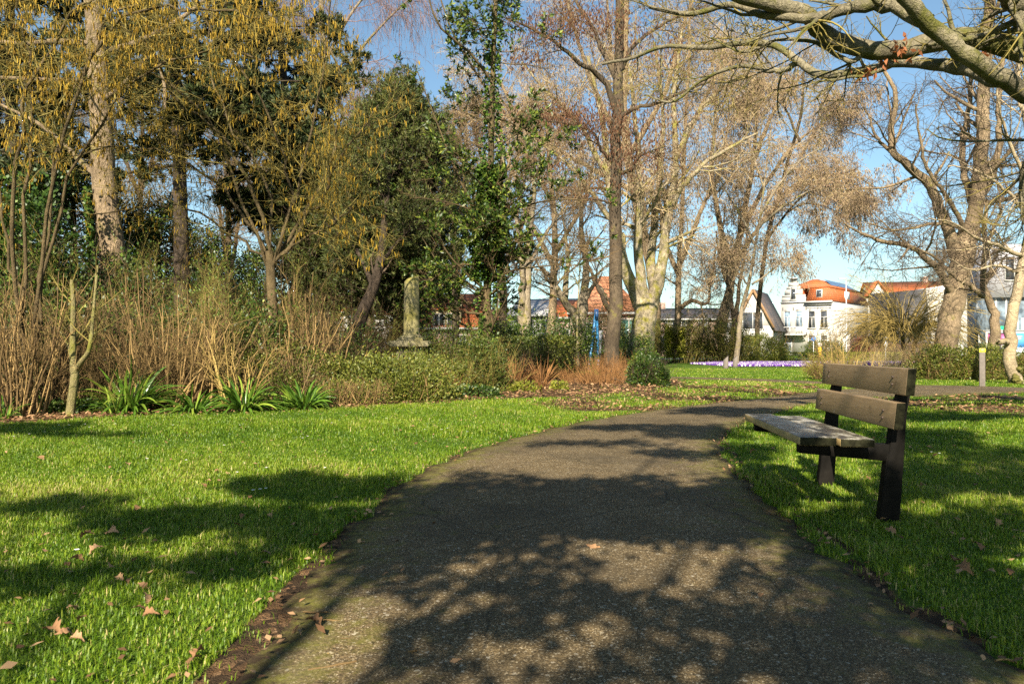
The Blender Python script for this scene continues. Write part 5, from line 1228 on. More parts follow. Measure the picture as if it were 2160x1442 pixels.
for px, py, Y_, n in ((1900, 100, 7.8, 26), (1870, 120, 7.9, 14), (1830, 150, 8.8, 16), (1810, 140, 9, 8), (2070, 110, 7.2, 8)):
    pos = P(px, py, Y_) + rngo.normal(0, .05, (n, 3))
    leaves(ol, rngo, pos, rngo.normal(0, .7, (n, 3)) + [0, 0, -.8], rngo.uniform(.06, .11, n), rngo.uniform(.03, .05, n), tint=rngo.random(n) * .6)
oak = bpy.data.objects['overhanging_oak']
ol.build('withered_leaves', leafmat('rusty_oak_leaves', [(0, (.20, .07, .025)), (1, (.36, .14, .05))], .7, .3), oak, offset=tuple(oak.location))
# mossy burr on the pale trunk
pt_ = bpy.data.objects['pale_tree']; mbb = MB()
for k in range(16):
    c0 = P(2140 + rngb.uniform(-2, 16), 788 + rngb.uniform(-10, 24), 20.32 + rngb.uniform(-.04, .1)); r_ = rngb.uniform(.05, .10)
    th = np.linspace(0, math.pi, 9); ph = np.linspace(0, 2 * math.pi, 17)[:-1]
    V = np.array([[c0[0] + r_ * math.sin(a) * math.cos(p_), c0[1] + r_ * math.sin(a) * math.sin(p_), c0[2] + r_ * .8 * math.cos(a)] for a in th for p_ in ph]) + rngb.normal(0, .009, (9 * 16, 3))
    kk = np.arange(144).reshape(9, 16); mbb.add(V, np.stack([kk[:-1], np.roll(kk[:-1], -1, 1), np.roll(kk[1:], -1, 1), kk[1:]], -1)[:, :, ::-1].reshape(-1, 4))
mbb.build('mossy_burr', plain('moss_green', (.085, .08, .016), .95, .5, 20, bumps=.02), pt_, smooth=True, offset=tuple(pt_.location))
# ================================================================== shrubs, hedges, border plants
def bare_shrub(name, label, loc, seed, n, H, spread, R, mats, group=None, twigs=(7, 4), leaf=None, leaf_n=0, arch=0.03, r=0.011, wig=.07, lean=(0, 0, 0), tl=((.35, .95), (.15, .45)), leafsize=((.03, .06), (.012, .022))):
    rng = np.random.default_rng(seed)
    a = rng.uniform(0, 6.283, n); q = np.sqrt(rng.random(n)) * R
    S = np.stack([np.cos(a) * q, np.sin(a) * q, np.full(n, -.03)], 1)
    sp = np.radians(rng.uniform(spread[0], spread[1], n))
    D = np.stack([np.cos(a) * np.sin(sp), np.sin(a) * np.sin(sp), np.cos(sp)], 1) + np.asarray(lean)
    L = rng.uniform(H * .55, H * 1.05, n)
    PP = grow_lines(rng, S, D, L, 10, wig, (0, 0, arch))
    RR = (r * rng.uniform(.6, 1.3, n))[:, None] * np.linspace(1, .3, 10)[None]
    st = MB(); tubes(st, PP, RR, 5, rng=rng)
    A, AR = children(rng, PP, RR, twigs[0], .15, 1, tl[0], (12, 50), 6, .09, (0, 0, .03), .5, r * .28)
    B, BR = children(rng, A, AR, twigs[1], .15, 1, tl[1], (15, 55), 4, .1, (0, 0, .02), .6, r * .2)
    tw = MB(); tubes(tw, A, AR, 3, rng=rng); tubes(tw, B, BR, 3, rng=rng)
    e = empty(name, loc, label, 'shrub', group)
    if name.startswith('golden'): tubes(st, A, AR, 3, rng=rng); tubes(st, B, BR, 3, rng=rng)
    st.build('stems', mats[0], e, smooth=True)
    if not name.startswith('golden'): tw.build('twigs', mats[1], e)
    if leaf:
        lf = MB(); pos, d = along(rng, B, leaf_n, .2, 1)
        leaves(lf, rng, pos, d + rng.normal(0, .6, d.shape), rng.uniform(*leafsize[0], len(pos)), rng.uniform(*leafsize[1], len(pos)))
        lf.build('foliage', leaf, e)
    return e
def re_use(src, loc, label, rz, sc):
    c = copy_tree(src); c.location = (loc[0], loc[1], 0); c.rotation_euler = (0, 0, rz); c.scale = (sc[0], sc[0], sc[1]); c['label'] = label
    return c
GT = 'bare multi-stemmed shrubs of the left thicket'
def gl(px, Y): return (P(px, 735, Y)[0], Y, 0)
tanS = bare_shrub('bare_shrub', 'tan coppiced shrub with upright stems at the far left edge', gl(25, 10.6), 101, 34, 1.95, (2, 28), .36, [m_twig_tan, m_twig_tan], GT, (3, 3), r=.017, wig=.07, tl=((.4, 1.1), (.15, .5)))
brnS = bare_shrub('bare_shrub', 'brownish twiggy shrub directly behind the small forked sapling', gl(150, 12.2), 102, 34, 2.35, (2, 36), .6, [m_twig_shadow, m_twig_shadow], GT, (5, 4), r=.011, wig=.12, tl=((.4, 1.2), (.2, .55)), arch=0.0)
denS = bare_shrub('bare_shrub', 'dense fine-twigged tan shrub right of the small forked sapling', gl(225, 11.6), 103, 70, 1.6, (2, 42), .5, [m_twig_tan, m_twig_tan], GT, (10, 6), r=.006, wig=.13, tl=((.25, .6), (.1, .3)))
olvS = bare_shrub('bare_shrub', 'olive stemmed shrub with young leaves behind the golden stems', gl(470, 13.5), 104, 30, 2.6, (3, 38), .5, [m_twig_olive, m_twig_olive], GT, (10, 6), leaf=m_spring, leaf_n=1, r=.011, wig=.13, arch=0.0, tl=((.4, 1.1), (.2, .5)))
for i, (src, px, Y, lab, rz, sc) in enumerate([
    (tanS, 90, 11.2, 'tan shrub of rising stems just left of the small forked sapling', 1.3, (1.0, 1.05)),
    (tanS, 330, 11.9, 'tan stemmed shrub rising behind the tallest strap-leaved clump', 4.4, (1.0, 1.1)),
    (tanS, 255, 14.5, 'tan stemmed shrub at the foot of the stout ivy trunk', .6, (1.3, 1.25)),
    (tanS, 385, 12.2, 'tan stemmed shrub above the low strap-leaved clump', 2.0, (1.0, .95)),
    (tanS, 440, 12.4, 'tan shrub left of the golden stems', 3.0, (.9, .9)),
    (tanS, 620, 13.6, 'tan stemmed shrub right of the hazel foot', 2.7, (1.0, 1.0)),
    (brnS, 670, 15.6, 'brown twiggy shrub above the middle of the low leafy hedge', 4.0, (.9, .85)),
    (tanS, 655, 14.6, 'tan stemmed shrub behind the low leafy hedge', 5.5, (1.1, 1.2)),
    (olvS, 350, 15.5, 'olive leafing shrub behind the brown stems, left of centre', 1.8, (1.15, 1.2)),
    (olvS, 600, 16.0, 'olive leafing shrub behind the hazel trunk', 4.8, (1.1, 1.1)),
    (brnS, 745, 20.5, 'brown twiggy shrub at the foot of the leaning dark trunk', 2.4, (1.0, .9)),
    (olvS, 800, 21.5, 'olive leafing shrub just left of the stone column', .4, (1.0, .95)),
    (brnS, 20, 15.0, 'tall brown shrub behind the far left stems', .9, (1.4, 1.6)),
    (brnS, 170, 16.0, 'tall brown shrub left of the ivy trunk', 3.3, (1.4, 1.6)),
    (olvS, 100, 14.0, 'olive leafing shrub behind the far left tan stems', 2.9, (1.2, 1.2)),
    (brnS, 500, 18.0, 'tall brown shrub deep behind the golden stems', 5.8, (1.5, 1.7)),
    (brnS, 720, 20.0, 'tall brown shrub deep behind the leaning dark trunk', 1.6, (1.5, 1.2)),
    (brnS, 830, 24.0, 'tall brown shrub far behind the stone column', 3.5, (1.6, 1.2)),
    (olvS, 940, 23.0, 'olive leafing shrub between column and slim evergreen', 5.2, (1.3, .95)),
    (brnS, 950, 27.0, 'brown twiggy shrub in front of the brick cottage', .2, (1.5, 1.1))]):
    re_use(src, gl(px, Y), lab, rz, sc)

# small forked sapling on the border edge
def sapling():
    rng = np.random.default_rng(111); Y = 10.7
    PP, RR = limb_set([([(147, 880, Y), (152, 840, Y), (157, 800, Y), (159, 768, Y)], .062, .052), ([(156, 785, Y), (154, 740, Y), (154, 690, Y), (155, 640, Y), (152, 590, Y)], .050, .028), ([(160, 780, Y), (172, 762, 10.6), (188, 738, 10.5), (194, 690, 10.5), (198, 650, 10.5), (206, 560, 10.5)], .042, .016),
                       ([(157, 775, Y), (148, 745, 10.9), (140, 720, 11), (120, 690, 11.1)], .025, .012)], 14)
    t = MB(); tubes(t, PP, RR, 12, tint=.5)
    A, AR = children(rng, PP[1:], RR[1:], 9, .2, 1, (.4, 1.0), (20, 60), 7, .1, (0, 0, .06), .4, .005); B, BR = children(rng, A, AR, 5, .2, 1, (.15, .45), (20, 60), 5, .12, (0, 0, .03), .6, .003)
    c = MB(); tubes(c, A, AR, 4, rng=rng); tubes(c, B, BR, 3, rng=rng)
    b_ = P(148, 735, Y)
    wrap_parts('forked_sapling', (b_[0], Y, 0), 'small smooth forked sapling standing at the lawn edge on the left', 'tree', None, t, c, m_bark_olive, [m_twig_olive], 'twigs')
sapling()

# golden stems clump
e = bare_shrub('golden_stemmed_shrub', 'clump of thick golden yellow cut stems above the strap leaves', gl(500, 11.9), 115, 17, 1.25, (4, 30), .22, [m_twig_gold, m_twig_gold], None, (4, 3), r=.017, tl=((.3, .8), (.1, .3)))
bare_shrub('golden_stemmed_shrub', 'thin yellow stems rising in front of the crocus bed, behind the bench', gl(1800, 21.5), 116, 12, 1.5, (6, 30), .55, [m_twig_gold, m_twig_tan], None, (5, 3), r=.014)
bare_shrub('golden_stemmed_shrub', 'pale leaning stems beside the thin yellow stems behind the bench', gl(1770, 21.0), 117, 7, 1.9, (8, 34), .25, [m_twig_tan, m_twig_tan], None, (5, 3), r=.016, lean=(-.25, 0, 0))

# leafy masses
def leafy(name, label, cat, loc, dims, seed, n, leaf, L, W, twig=m_twig_olive, box=False, rough=.16, stems=160, rz=0.0, group=None, stray=.06, out=.75):
    """dims: length, depth, height of the mass; leaves crowd towards the outside and leave gaps"""
    rng = np.random.default_rng(seed); lx, ly, lz = dims
    m = int(n * 1.7)
    if box:
        p = rng.uniform(-1, 1, (m, 3)); ax = rng.integers(0, 3, m); sg = np.where(rng.random(m) < .5, -1, 1)
        k = np.where(rng.random(m) < out, 1 - np.abs(rng.normal(0, .09, m)), rng.random(m)); p[np.arange(m), ax] = sg * k
        nrm = np.zeros((m, 3)); nrm[np.arange(m), ax] = sg
        p[:, 2] = (p[:, 2] + 1) / 2
    else:
        d = unit(rng.normal(size=(m, 3))); d[:, 2] = np.abs(d[:, 2]); k = np.where(rng.random(m) < out, 1 - np.abs(rng.normal(0, .12, m)), rng.random(m) ** .5)
        sgn = np.sign(d); p = sgn * np.abs(d) ** .75 * k[:, None]; p[:, 2] = np.abs(p[:, 2]); nrm = d
        low = rng.random(m) < .35; p[low, 2] *= rng.random(low.sum())
    lump = 1 + rough * sn(p[:, 0] * lx * 2.4 + 3, p[:, 1] * ly * 2.4 + p[:, 2] * lz * 2.2, 1.0, seed) + rng.normal(0, stray, m)
    pos = p * np.array([lx / 2, ly / 2, lz]) * lump[:, None]
    dens = sn(pos[:, 0] * 3.1 + 7, pos[:, 2] * 3.4 + pos[:, 1] * 2.5, 1.0, seed + 1)
    keep = dens + rng.normal(0, .3, m) > -.45
    pos, nrm, dens = pos[keep][:n], nrm[keep][:n], dens[keep][:n]
    pos[:, 2] = np.maximum(pos[:, 2], .02)
    lf = MB()
    tint = np.clip(.42 + .18 * dens + rng.normal(0, .22, len(pos)), 0, 1)
    leaves(lf, rng, pos, nrm * .8 + rng.normal(0, .6, pos.shape) + [0, 0, .25], rng.uniform(*L, len(pos)), rng.uniform(*W, len(pos)), tint=tint)
    S = np.stack([rng.uniform(-.42, .42, stems) * lx, rng.uniform(-.4, .4, stems) * ly, np.zeros(stems)], 1)
    PP = grow_lines(rng, S, rng.normal(0, .45, (stems, 3)) + [0, 0, 1], rng.uniform(.5, 1.0, stems) * lz, 6, .12, (0, 0, .03))
    st = MB(); RS = np.linspace(.008, .003, 6)[None] * np.ones((stems, 1)); tubes(st, PP, RS, 3, rng=rng)
    A, AR = children(rng, PP, RS, 4, .3, 1, (.15 * lz, .5 * lz), (20, 70), 5, .14, (0, 0, .02), .6, .0025); tubes(st, A, AR, 3, rng=rng)
    e = empty(name, loc, label, cat, group, rz)
    lf.build('foliage', leaf, e)
    if stems > 25: st.build('stems', twig, e)
    return e
leafy('low_hedge', 'long untidy low leafy hedge along the border left of the column', 'hedge', gl(740, 14.0), (3.6, 1.5, .80), 121, 26000, m_hedge, (.04, .07), (.022, .036), m_twig_olive, rough=.22, stems=200, rz=.05, stray=.09)
leafy('low_hedge', 'yellow-green leafy mound in front of the stone column pedestal', 'hedge', gl(830, 13.9), (1.7, 1.4, .56), 122, 15000, m_hedge, (.035, .06), (.02, .033), m_twig_tan, rough=.22, stems=130, stray=.1)
leafy('low_shrub', 'brownish tangled low shrub between strap leaves and low hedge', 'shrub', gl(565, 13.2), (1.9, 1.2, .95), 123, 9000, m_hedge, (.035, .06), (.02, .032), m_twig_brown, rough=.25, stems=320, stray=.12)
leafy('low_shrub', 'straw coloured tangle at the lawn edge below the hedge', 'shrub', gl(735, 12.9), (1.3, .7, .5), 124, 2600, m_hedge, (.03, .05), (.018, .028), m_twig_tan, rough=.25, stems=260, stray=.12)
leafy('leafy_shrub', 'green leafy shrub between the column and the slim evergreen trunk', 'shrub', gl(965, 17.0), (2.3, 1.6, 1.35), 125, 12000, m_yew, (.04, .075), (.022, .04), m_twig_olive, rough=.22, stems=260, stray=.1)
leafy('leafy_shrub', 'green leafy mound just left of the slim evergreen base', 'shrub', gl(915, 15.6), (1.6, 1.2, .8), 126, 8000, m_hedge, (.035, .065), (.02, .034), m_twig_olive, rough=.25, stems=240, stray=.1)
leafy('clipped_hedge', 'dark clipped hedge with a squared end behind the rusty grasses', 'hedge', gl(1110, 26.0), (3.1, 1.3, 1.32), 127, 12000, m_yew, (.05, .085), (.03, .05), m_twig_dark, box=True, rough=.04, stems=200, rz=-.12, stray=.02)
leafy('clipped_hedge', 'low clipped hedge return with a sunlit face, left of the play frame', 'hedge', gl(1180, 25.2), (.9, 2.2, 1.30), 128, 6000, m_hedge, (.05, .085), (.03, .05), m_twig_dark, box=True, rough=.05, stems=120, rz=-.35, stray=.02)
leafy('broadleaf_shrub', 'dark broadleaf shrub behind the clipped hedge in front of the white cottage', 'shrub', gl(1150, 33), (4.8, 2.4, 2.3), 129, 14000, m_ever, (.08, .14), (.035, .06), m_twig_dark, rough=.2, stems=140)
leafy('broadleaf_shrub', 'dark broadleaf shrub behind the clipped hedge left of the twin stemmed tree', 'shrub', gl(1068, 30), (2.6, 1.8, 1.9), 130, 9000, m_ever, (.08, .14), (.035, .06), m_twig_dark, rough=.2, stems=120)
leafy('broadleaf_shrub', 'leafy evergreen shrub hiding the foot of the hipped roof house', 'shrub', gl(1275, 42), (3.0, 2.0, 2.6), 131, 9000, m_ever, (.08, .14), (.04, .06), m_twig_dark, rough=.2, stems=120)
leafy('round_evergreen', 'small rounded dark glossy shrub at the border corner right of the rusty stems', 'shrub', gl(1368, 19.5), (1.0, .95, .76), 132, 5200, m_ever, (.05, .09), (.022, .036), m_twig_dark, rough=.18, stems=120, stray=.05)
leafy('round_evergreen', 'broad sunlit evergreen bush right of the slim birch trunk', 'shrub', gl(1592, 55), (4.6, 3.0, 2.0), 133, 14000, m_hedge, (.09, .15), (.04, .065), m_twig_olive, rough=.2, stems=120)
leafy('right_hedge', 'informal leafy hedge behind the wooden bollard', 'hedge', gl(2050, 23.5), (3.9, 1.5, .98), 134, 19000, m_hedge, (.05, .085), (.025, .045), m_twig_tan, rough=.2, stems=320, rz=-.12, stray=.08)
leafy('right_hedge', 'leafy hedge end right of the pale trunk at the picture edge', 'hedge', gl(2200, 23.0), (1.9, 1.4, 1.0), 135, 8000, m_hedge, (.05, .085), (.025, .045), m_twig_tan, rough=.2, stems=160, stray=.08)
leafy('box_hedge', 'low clipped yellow-green hedge along the street before the villa', 'hedge', gl(1718, 62), (6.8, .8, .62), 136, 9000, m_box, (.07, .11), (.035, .055), m_twig_dark, box=True, rough=.04, stems=60, rz=-.1, stray=.02)
leafy('box_hedge', 'low yellow-green hedge continuing below the arching willow', 'hedge', gl(1850, 58), (3.4, .8, .62), 137, 5000, m_box, (.07, .11), (.035, .055), m_twig_dark, box=True, rough=.04, stems=60, rz=-.1, stray=.02)
leafy('garden_bush', 'dark green bush in the villa front garden', 'shrub', gl(1738, 80), (4.6, 2.0, 1.8), 138, 8000, m_yew, (.10, .16), (.05, .08), m_twig_dark, rough=.2, stems=50)
leafy('garden_bush', 'reddish bush beside the villa, under the arching willow', 'shrub', gl(1822, 70), (2.6, 1.6, 2.4), 139, 5000, leafmat('dark_red_leaves', [(0, (.07, .014, .01)), (1, (.22, .05, .035))], .6, .2), (.08, .13), (.04, .06), m_twig_rust, rough=.25, stems=80)
leafy('brown_hedge', 'clipped brown hedge beside the pale road sign', 'hedge', gl(1905, 60), (4.4, 1.4, 1.25), 140, 6000, leafmat('brown_beech_leaves', [(0, (.07, .035, .02)), (1, (.20, .11, .06))], .7, .2), (.08, .12), (.04, .06), m_twig_brown, box=True, rough=.08, stems=80)
leafy('ivy_mass', 'dark ivy-smothered shrub climbing at the left edge', 'shrub', gl(45, 14.2), (2.4, 1.6, 4.1), 141, 21000, m_ivy, (.055, .10), (.05, .08), m_twig_dark, rough=.25, stems=90)
leafy('ivy_mass', 'dark evergreen shrub low between the ivy trunk and the far left stems', 'shrub', gl(195, 15.2), (2.2, 1.4, 2.7), 142, 13000, m_ivy, (.055, .10), (.045, .07), m_twig_dark, rough=.25, stems=90)
leafy('background_shrub', 'shadowy evergreen shrub deep in the left thicket behind the hazel', 'shrub', gl(480, 24), (6.5, 2.0, 3.6), 143, 20000, m_ever, (.09, .14), (.04, .07), m_twig_dark, rough=.25, stems=160)
leafy('background_shrub', 'shadowy evergreen shrub far back at the left', 'shrub', gl(120, 25), (8.0, 2.0, 4.4), 144, 24000, m_ever, (.09, .14), (.04, .07), m_twig_dark, rough=.25, stems=160)
leafy('background_shrub', 'mid green shrub behind the stone column and leaning trunk', 'shrub', gl(800, 27), (4.0, 2.0, 1.8), 145, 9000, m_yew, (.09, .14), (.04, .07), m_twig_dark, rough=.25, stems=120)
leafy('background_shrub', 'low green shrub left of the small rounded dark shrub, under the forked tree', 'shrub', gl(1330, 36), (2.4, 1.6, 1.5), 146, 6000, m_ever, (.08, .13), (.04, .06), m_twig_dark, rough=.25, stems=80)

leafy('undergrowth_shrub', 'dark green-brown undergrowth shrub behind the forked sapling', 'shrub', gl(150, 12.7), (2.6, 1.2, 1.75), 147, 12000, m_ever, (.05, .085), (.028, .045), m_twig_brown, rough=.3, stems=260, stray=.12)
leafy('undergrowth_shrub', 'dark green-brown undergrowth shrub behind the tallest strap leaves', 'shrub', gl(330, 13.3), (2.8, 1.2, 1.7), 148, 12000, m_ever, (.05, .085), (.028, .045), m_twig_brown, rough=.3, stems=260, stray=.12)
leafy('undergrowth_shrub', 'dark green-brown undergrowth shrub behind the golden stems', 'shrub', gl(480, 13.9), (2.6, 1.2, 1.6), 149, 11000, m_ever, (.05, .085), (.028, .045), m_twig_brown, rough=.3, stems=260, stray=.12)
leafy('undergrowth_shrub', 'dark green-brown undergrowth shrub right of the hazel trunk', 'shrub', gl(640, 16.5), (3.2, 1.4, 1.5), 150, 9000, m_ever, (.05, .085), (.028, .045), m_twig_brown, rough=.3, stems=260, stray=.12)
# green-brown shrubs in front of the terrace
shb = bare_shrub('screen_shrub', 'olive-brown screening shrub right of the forked tree', gl(1402, 52), 151, 70, 3.2, (2, 20), 1.1, [m_twig_olive, m_twig_olive], 'screening shrubs before the terrace', (8, 4), leaf=m_hedge, leaf_n=2, r=.016, leafsize=((.08, .13), (.04, .06)))
for px, Y, lab, rz, sc in ((1445, 50.5, 'olive-brown screening shrub just right of the ivy-footed trunk', 1.1, (1.0, .95)), (1475, 51, 'olive-brown screening shrub midway along the screen', 2.4, (1.0, .9)), (1500, 52, 'screening shrub below the leaning pale trunk', 4.0, (1.0, 1.15)), (1535, 50, 'right-hand screening shrub left of the slim birch', 5.2, (1.0, .85)), (1360, 54, 'screening shrub partly behind the forked tree', 3.1, (1.0, 1.0))):
    re_use(shb, gl(px, Y), lab, rz, sc)
bare_shrub('tan_shrub', 'sprawling tan shrub with fine stems left of the bench backrest', gl(1752, 23.5), 155, 110, .85, (10, 62), .5, [m_twig_tan, m_twig_tan], None, (8, 4), leaf=m_box, leaf_n=1, r=.008, tl=((.2, .5), (.1, .25)))
bare_shrub('tan_shrub', 'pink-brown twiggy low shrub over the right crocuses', gl(1880, 33), 156, 70, 1.0, (10, 50), .9, [m_twig_pink, m_twig_pink], None, (7, 4), r=.009)
bare_shrub('straw_clump', 'upright straw coloured stems left of the right hedge', gl(1955, 24.5), 157, 46, 1.35, (3, 24), .35, [m_twig_gold, m_twig_tan], None, (5, 3), r=.011)
bare_shrub('red_stemmed_shrub', 'small bare shrub with drooping twigs in front of the gabled house', gl(1642, 66), 158, 26, 3.0, (8, 40), .5, [m_twig_rust, m_twig_brown], None, (8, 5), r=.02)

# arching willow mound
def willow():
    rng = np.random.default_rng(161); Y = 40; n = 230
    a = rng.uniform(0, 6.283, n); S = np.stack([np.cos(a) * .5, np.sin(a) * .5, rng.uniform(1.2, 2.3, n)], 1)
    sp = np.radians(rng.uniform(15, 75, n)); D = np.stack([np.cos(a) * np.sin(sp), np.sin(a) * np.sin(sp), np.cos(sp)], 1)
    PP = grow_lines(rng, S, D, rng.uniform(2.0, 4.6, n), 12, .06, (0, 0, -.13)); RR = rng.uniform(.012, .03, n)[:, None] * np.linspace(1, .3, 12)[None]
    st = MB(); tubes(st, PP, RR, 5, rng=rng)
    T = np.array([[[0, 0, -.1], [.1, 0, .6], [0, 0, 1.2], [-.1, 0, 1.9]], [[.2, .1, -.1], [.5, .1, .6], [.7, .1, 1.3], [1.0, 0, 2.1]]]); tr = MB(); tubes(tr, T, np.array([[.16, .13, .11, .08]] * 2), 10, tint=.5)
    A, AR = children(rng, PP, RR, 7, .2, 1, (.5, 1.5), (15, 50), 6, .1, (0, 0, -.12), .5, .008); B, BR = children(rng, A, AR, 3, .2, 1, (.25, .7), (15, 50), 4, .12, (0, 0, -.1), .6, .006)
    tubes(st, A, AR, 3, rng=rng); tubes(st, B, BR, 3, rng=rng)
    e = empty('arching_willow', gl(1905, Y), 'broad mound of golden arching willow shoots in front of the dark slanted building', 'tree')
    tr.build('trunk', m_bark_brown, e, smooth=True); st.build('shoots', m_twig_willow, e)
willow()

# strap-leaved clumps
def straps(name, label, loc, seed, n, L, W, mats, spread=(8, 60), arch=-.16, group=None, R=.14, cat='plant'):
    rng = np.random.default_rng(seed); a = rng.uniform(0, 6.283, n); q = np.sqrt(rng.random(n)) * R
    S = np.stack([np.cos(a) * q, np.sin(a) * q, np.zeros(n)], 1); sp = np.radians(rng.uniform(*spread, n))
    D = np.stack([np.cos(a) * np.sin(sp), np.sin(a) * np.sin(sp), np.cos(sp)], 1)
    k = 9; PP = grow_lines(rng, S, D, rng.uniform(*L, n), k, .03, (0, 0, arch))
    T = unit(np.gradient(PP, axis=1)); side = unit(np.cross(T, np.array([0, 0, 1.0]) + rng.normal(0, .35, (n, 1, 3))))
    w = rng.uniform(*W, n)[:, None, None] * np.array([.5, .8, 1, 1, .95, .85, .68, .42, .05])[None, :, None] / 2
    up = np.cross(side, T)
    V = np.stack([PP - side * w + up * w * .35, PP, PP + side * w + up * w * .35], 2)
    idx = np.arange(n * k * 3).reshape(n, k, 3)
    q = np.stack([idx[:, :-1, :-1], idx[:, :-1, 1:], idx[:, 1:, 1:], idx[:, 1:, :-1]], -1).reshape(-1, 4)
    e = empty(name, loc, label, cat, group)
    MB().add(V.reshape(-1, 3), q, tint=np.repeat(rng.random(n), k * 3)).build('leaves', mats, e, smooth=True)
    return e
SG = 'strap-leaved green clumps along the border'
straps('strap_leaved_plant', 'tallest clump of glossy strap leaves, right of the forked sapling', gl(275, 11.3), 171, 150, (.5, .9), (.034, .055), m_strap, group=SG)
straps('strap_leaved_plant', 'small yellow-green strap clump left of the tallest clump', gl(243, 10.9), 172, 26, (.25, .5), (.022, .035), m_strap, (5, 50), group=SG, R=.07)
straps('strap_leaved_plant', 'low flat strap-leaved clump left of the golden stems', gl(410, 11.3), 173, 90, (.4, .75), (.026, .042), m_strap, (20, 75), group=SG)
straps('strap_leaved_plant', 'broad strap-leaved clump under the golden stems', gl(515, 11.5), 174, 120, (.4, .75), (.028, .046), m_strap, (10, 70), group=SG)
straps('strap_leaved_plant', 'arching strap-leaved clump at the right end of the row', gl(640, 11.9), 175, 120, (.4, .76), (.028, .046), m_strap, (10, 65), group=SG)
straps('strap_leaved_plant', 'strap-leaved tuft at the left picture edge', gl(8, 10.2), 176, 30, (.2, .4), (.02, .032), m_strap, (5, 50), group=SG, R=.08)
straps('strap_leaved_plant', 'thin strap-leaved tuft below the low hedge, beside the arching clump', gl(585, 11.9), 177, 34, (.3, .55), (.02, .034), m_strap, (15, 75), group=SG)
RG = 'rusty grass clumps in the middle border'
straps('rusty_grass', 'taller rusty orange grass clump left of the clipped hedge end', gl(1090, 18.6), 181, 150, (.5, .95), (.010, .02), m_twig_rust, (3, 42), -.10, RG, .18)
straps('rusty_grass', 'rusty orange grass clump nearest the squared hedge end', gl(1142, 18.8), 182, 110, (.45, .85), (.010, .02), m_twig_rust, (3, 40), -.10, RG, .15)
straps('rusty_grass', 'low brown grass tuft below the taller rusty clumps', gl(1062, 17.2), 183, 90, (.3, .55), (.009, .016), m_twig_brown, (5, 50), -.1, RG, .16)
rs_ = bare_shrub('rusty_shrub', 'dense rust-coloured twiggy shrub at the foot of the straight dark trunk', gl(1272, 20.5), 185, 130, .85, (4, 44), .55, [m_twig_rust, m_twig_rust], 'rusty twiggy shrubs', (6, 3), r=.006, tl=((.15, .4), (.08, .2)))
re_use(rs_, gl(1310, 21.5), 'rust-coloured shrub between the dark trunk and the rounded dark shrub', 2.0, (.8, .9)); re_use(rs_, gl(1215, 21.0), 'low rusty shrub right of the squared hedge end', 4.0, (.7, .55)); re_use(rs_, gl(1060, 19.4), 'rusty brown shrub just right of the slim evergreen base', 1.0, (.55, .8)); re_use(rs_, gl(945, 15.3), 'reddish twig tangle left of the slim evergreen base', 3.0, (.5, .62))
yl = leafy('yellow_groundcover', 'pale yellow-green ground cover tuft below the rusty grasses', 'plant', gl(1105, 16.9), (.7, .5, .22), 187, 900, m_box, (.04, .06), (.025, .04), rough=.2, stems=10)
leafy('yellow_groundcover', 'small pale green tuft left of the rusty shrub foot', 'plant', gl(1178, 17.4), (.4, .4, .2), 188, 500, m_box, (.04, .06), (.025, .04), rough=.2, stems=10)
leafy('ivy_patch', 'dark ivy patch creeping along the lawn edge left of the evergreen base', 'plant', gl(960, 14.7), (1.6, .8, .22), 189, 2600, m_ever, (.04, .07), (.03, .05), rough=.2, stems=20)
leafy('ivy_patch', 'dark ivy patch under the small forked sapling', 'plant', gl(95, 11.2), (1.7, .7, .2), 190, 2600, m_ever, (.04, .07), (.03, .05), rough=.2, stems=20)

# far trees beyond the houses and behind the thicket
FG = 'bare trees far behind'
far = bare_tree('far_tree', 'bare tree far behind the left thicket', 48, [([(300, 760, 48), (302, 600, 48), (296, 450, 48), (300, 300, 48), (298, 150, 48)], .3, .08), ([(301, 600, 48), (240, 480, 48), (200, 380, 48)], .16, .05), ([(299, 560, 48), (350, 450, 48), (390, 330, 48)], .16, .05), ([(298, 420, 48), (250, 300, 48), (230, 200, 48)], .14, .05), ([(298, 400, 48), (340, 280, 48), (350, 180, 48)], .14, .05)], 191,
    ((10, (2, 4.4)), (7, (1, 2.4)), (6, (.5, 1.3)), (3, (.3, .8))), m_bark_brown, m_twig_brown, rt=.010, group=FG, t0=.25)
for px, Y, lab, rz, sc in ((60, 46, 'bare tree far behind the far left stems', 1.0, (1.1, .95)), (480, 52, 'bare tree far behind the golden stems', 2.2, (1.1, 1.0)), (620, 46, 'bare tree far behind the hazel trunk', 3.4, (1.0, .85)), (780, 50, 'bare tree far behind the leaning dark trunk', 4.6, (1.1, .95)), (960, 54, 'bare tree before the brick cottage', 5.4, (1.0, 1.0)), (1060, 58, 'bare tree far behind the slim evergreen', .5, (1.2, 1.1)), (-150, 44, 'bare tree beyond the left edge of the thicket', 2.9, (1.1, 1.0)), (1990, 120, 'bare treetop behind the long orange roof', 1.9, (1.1, .95))):
    re_use(far, gl(px, Y), lab, rz, sc)

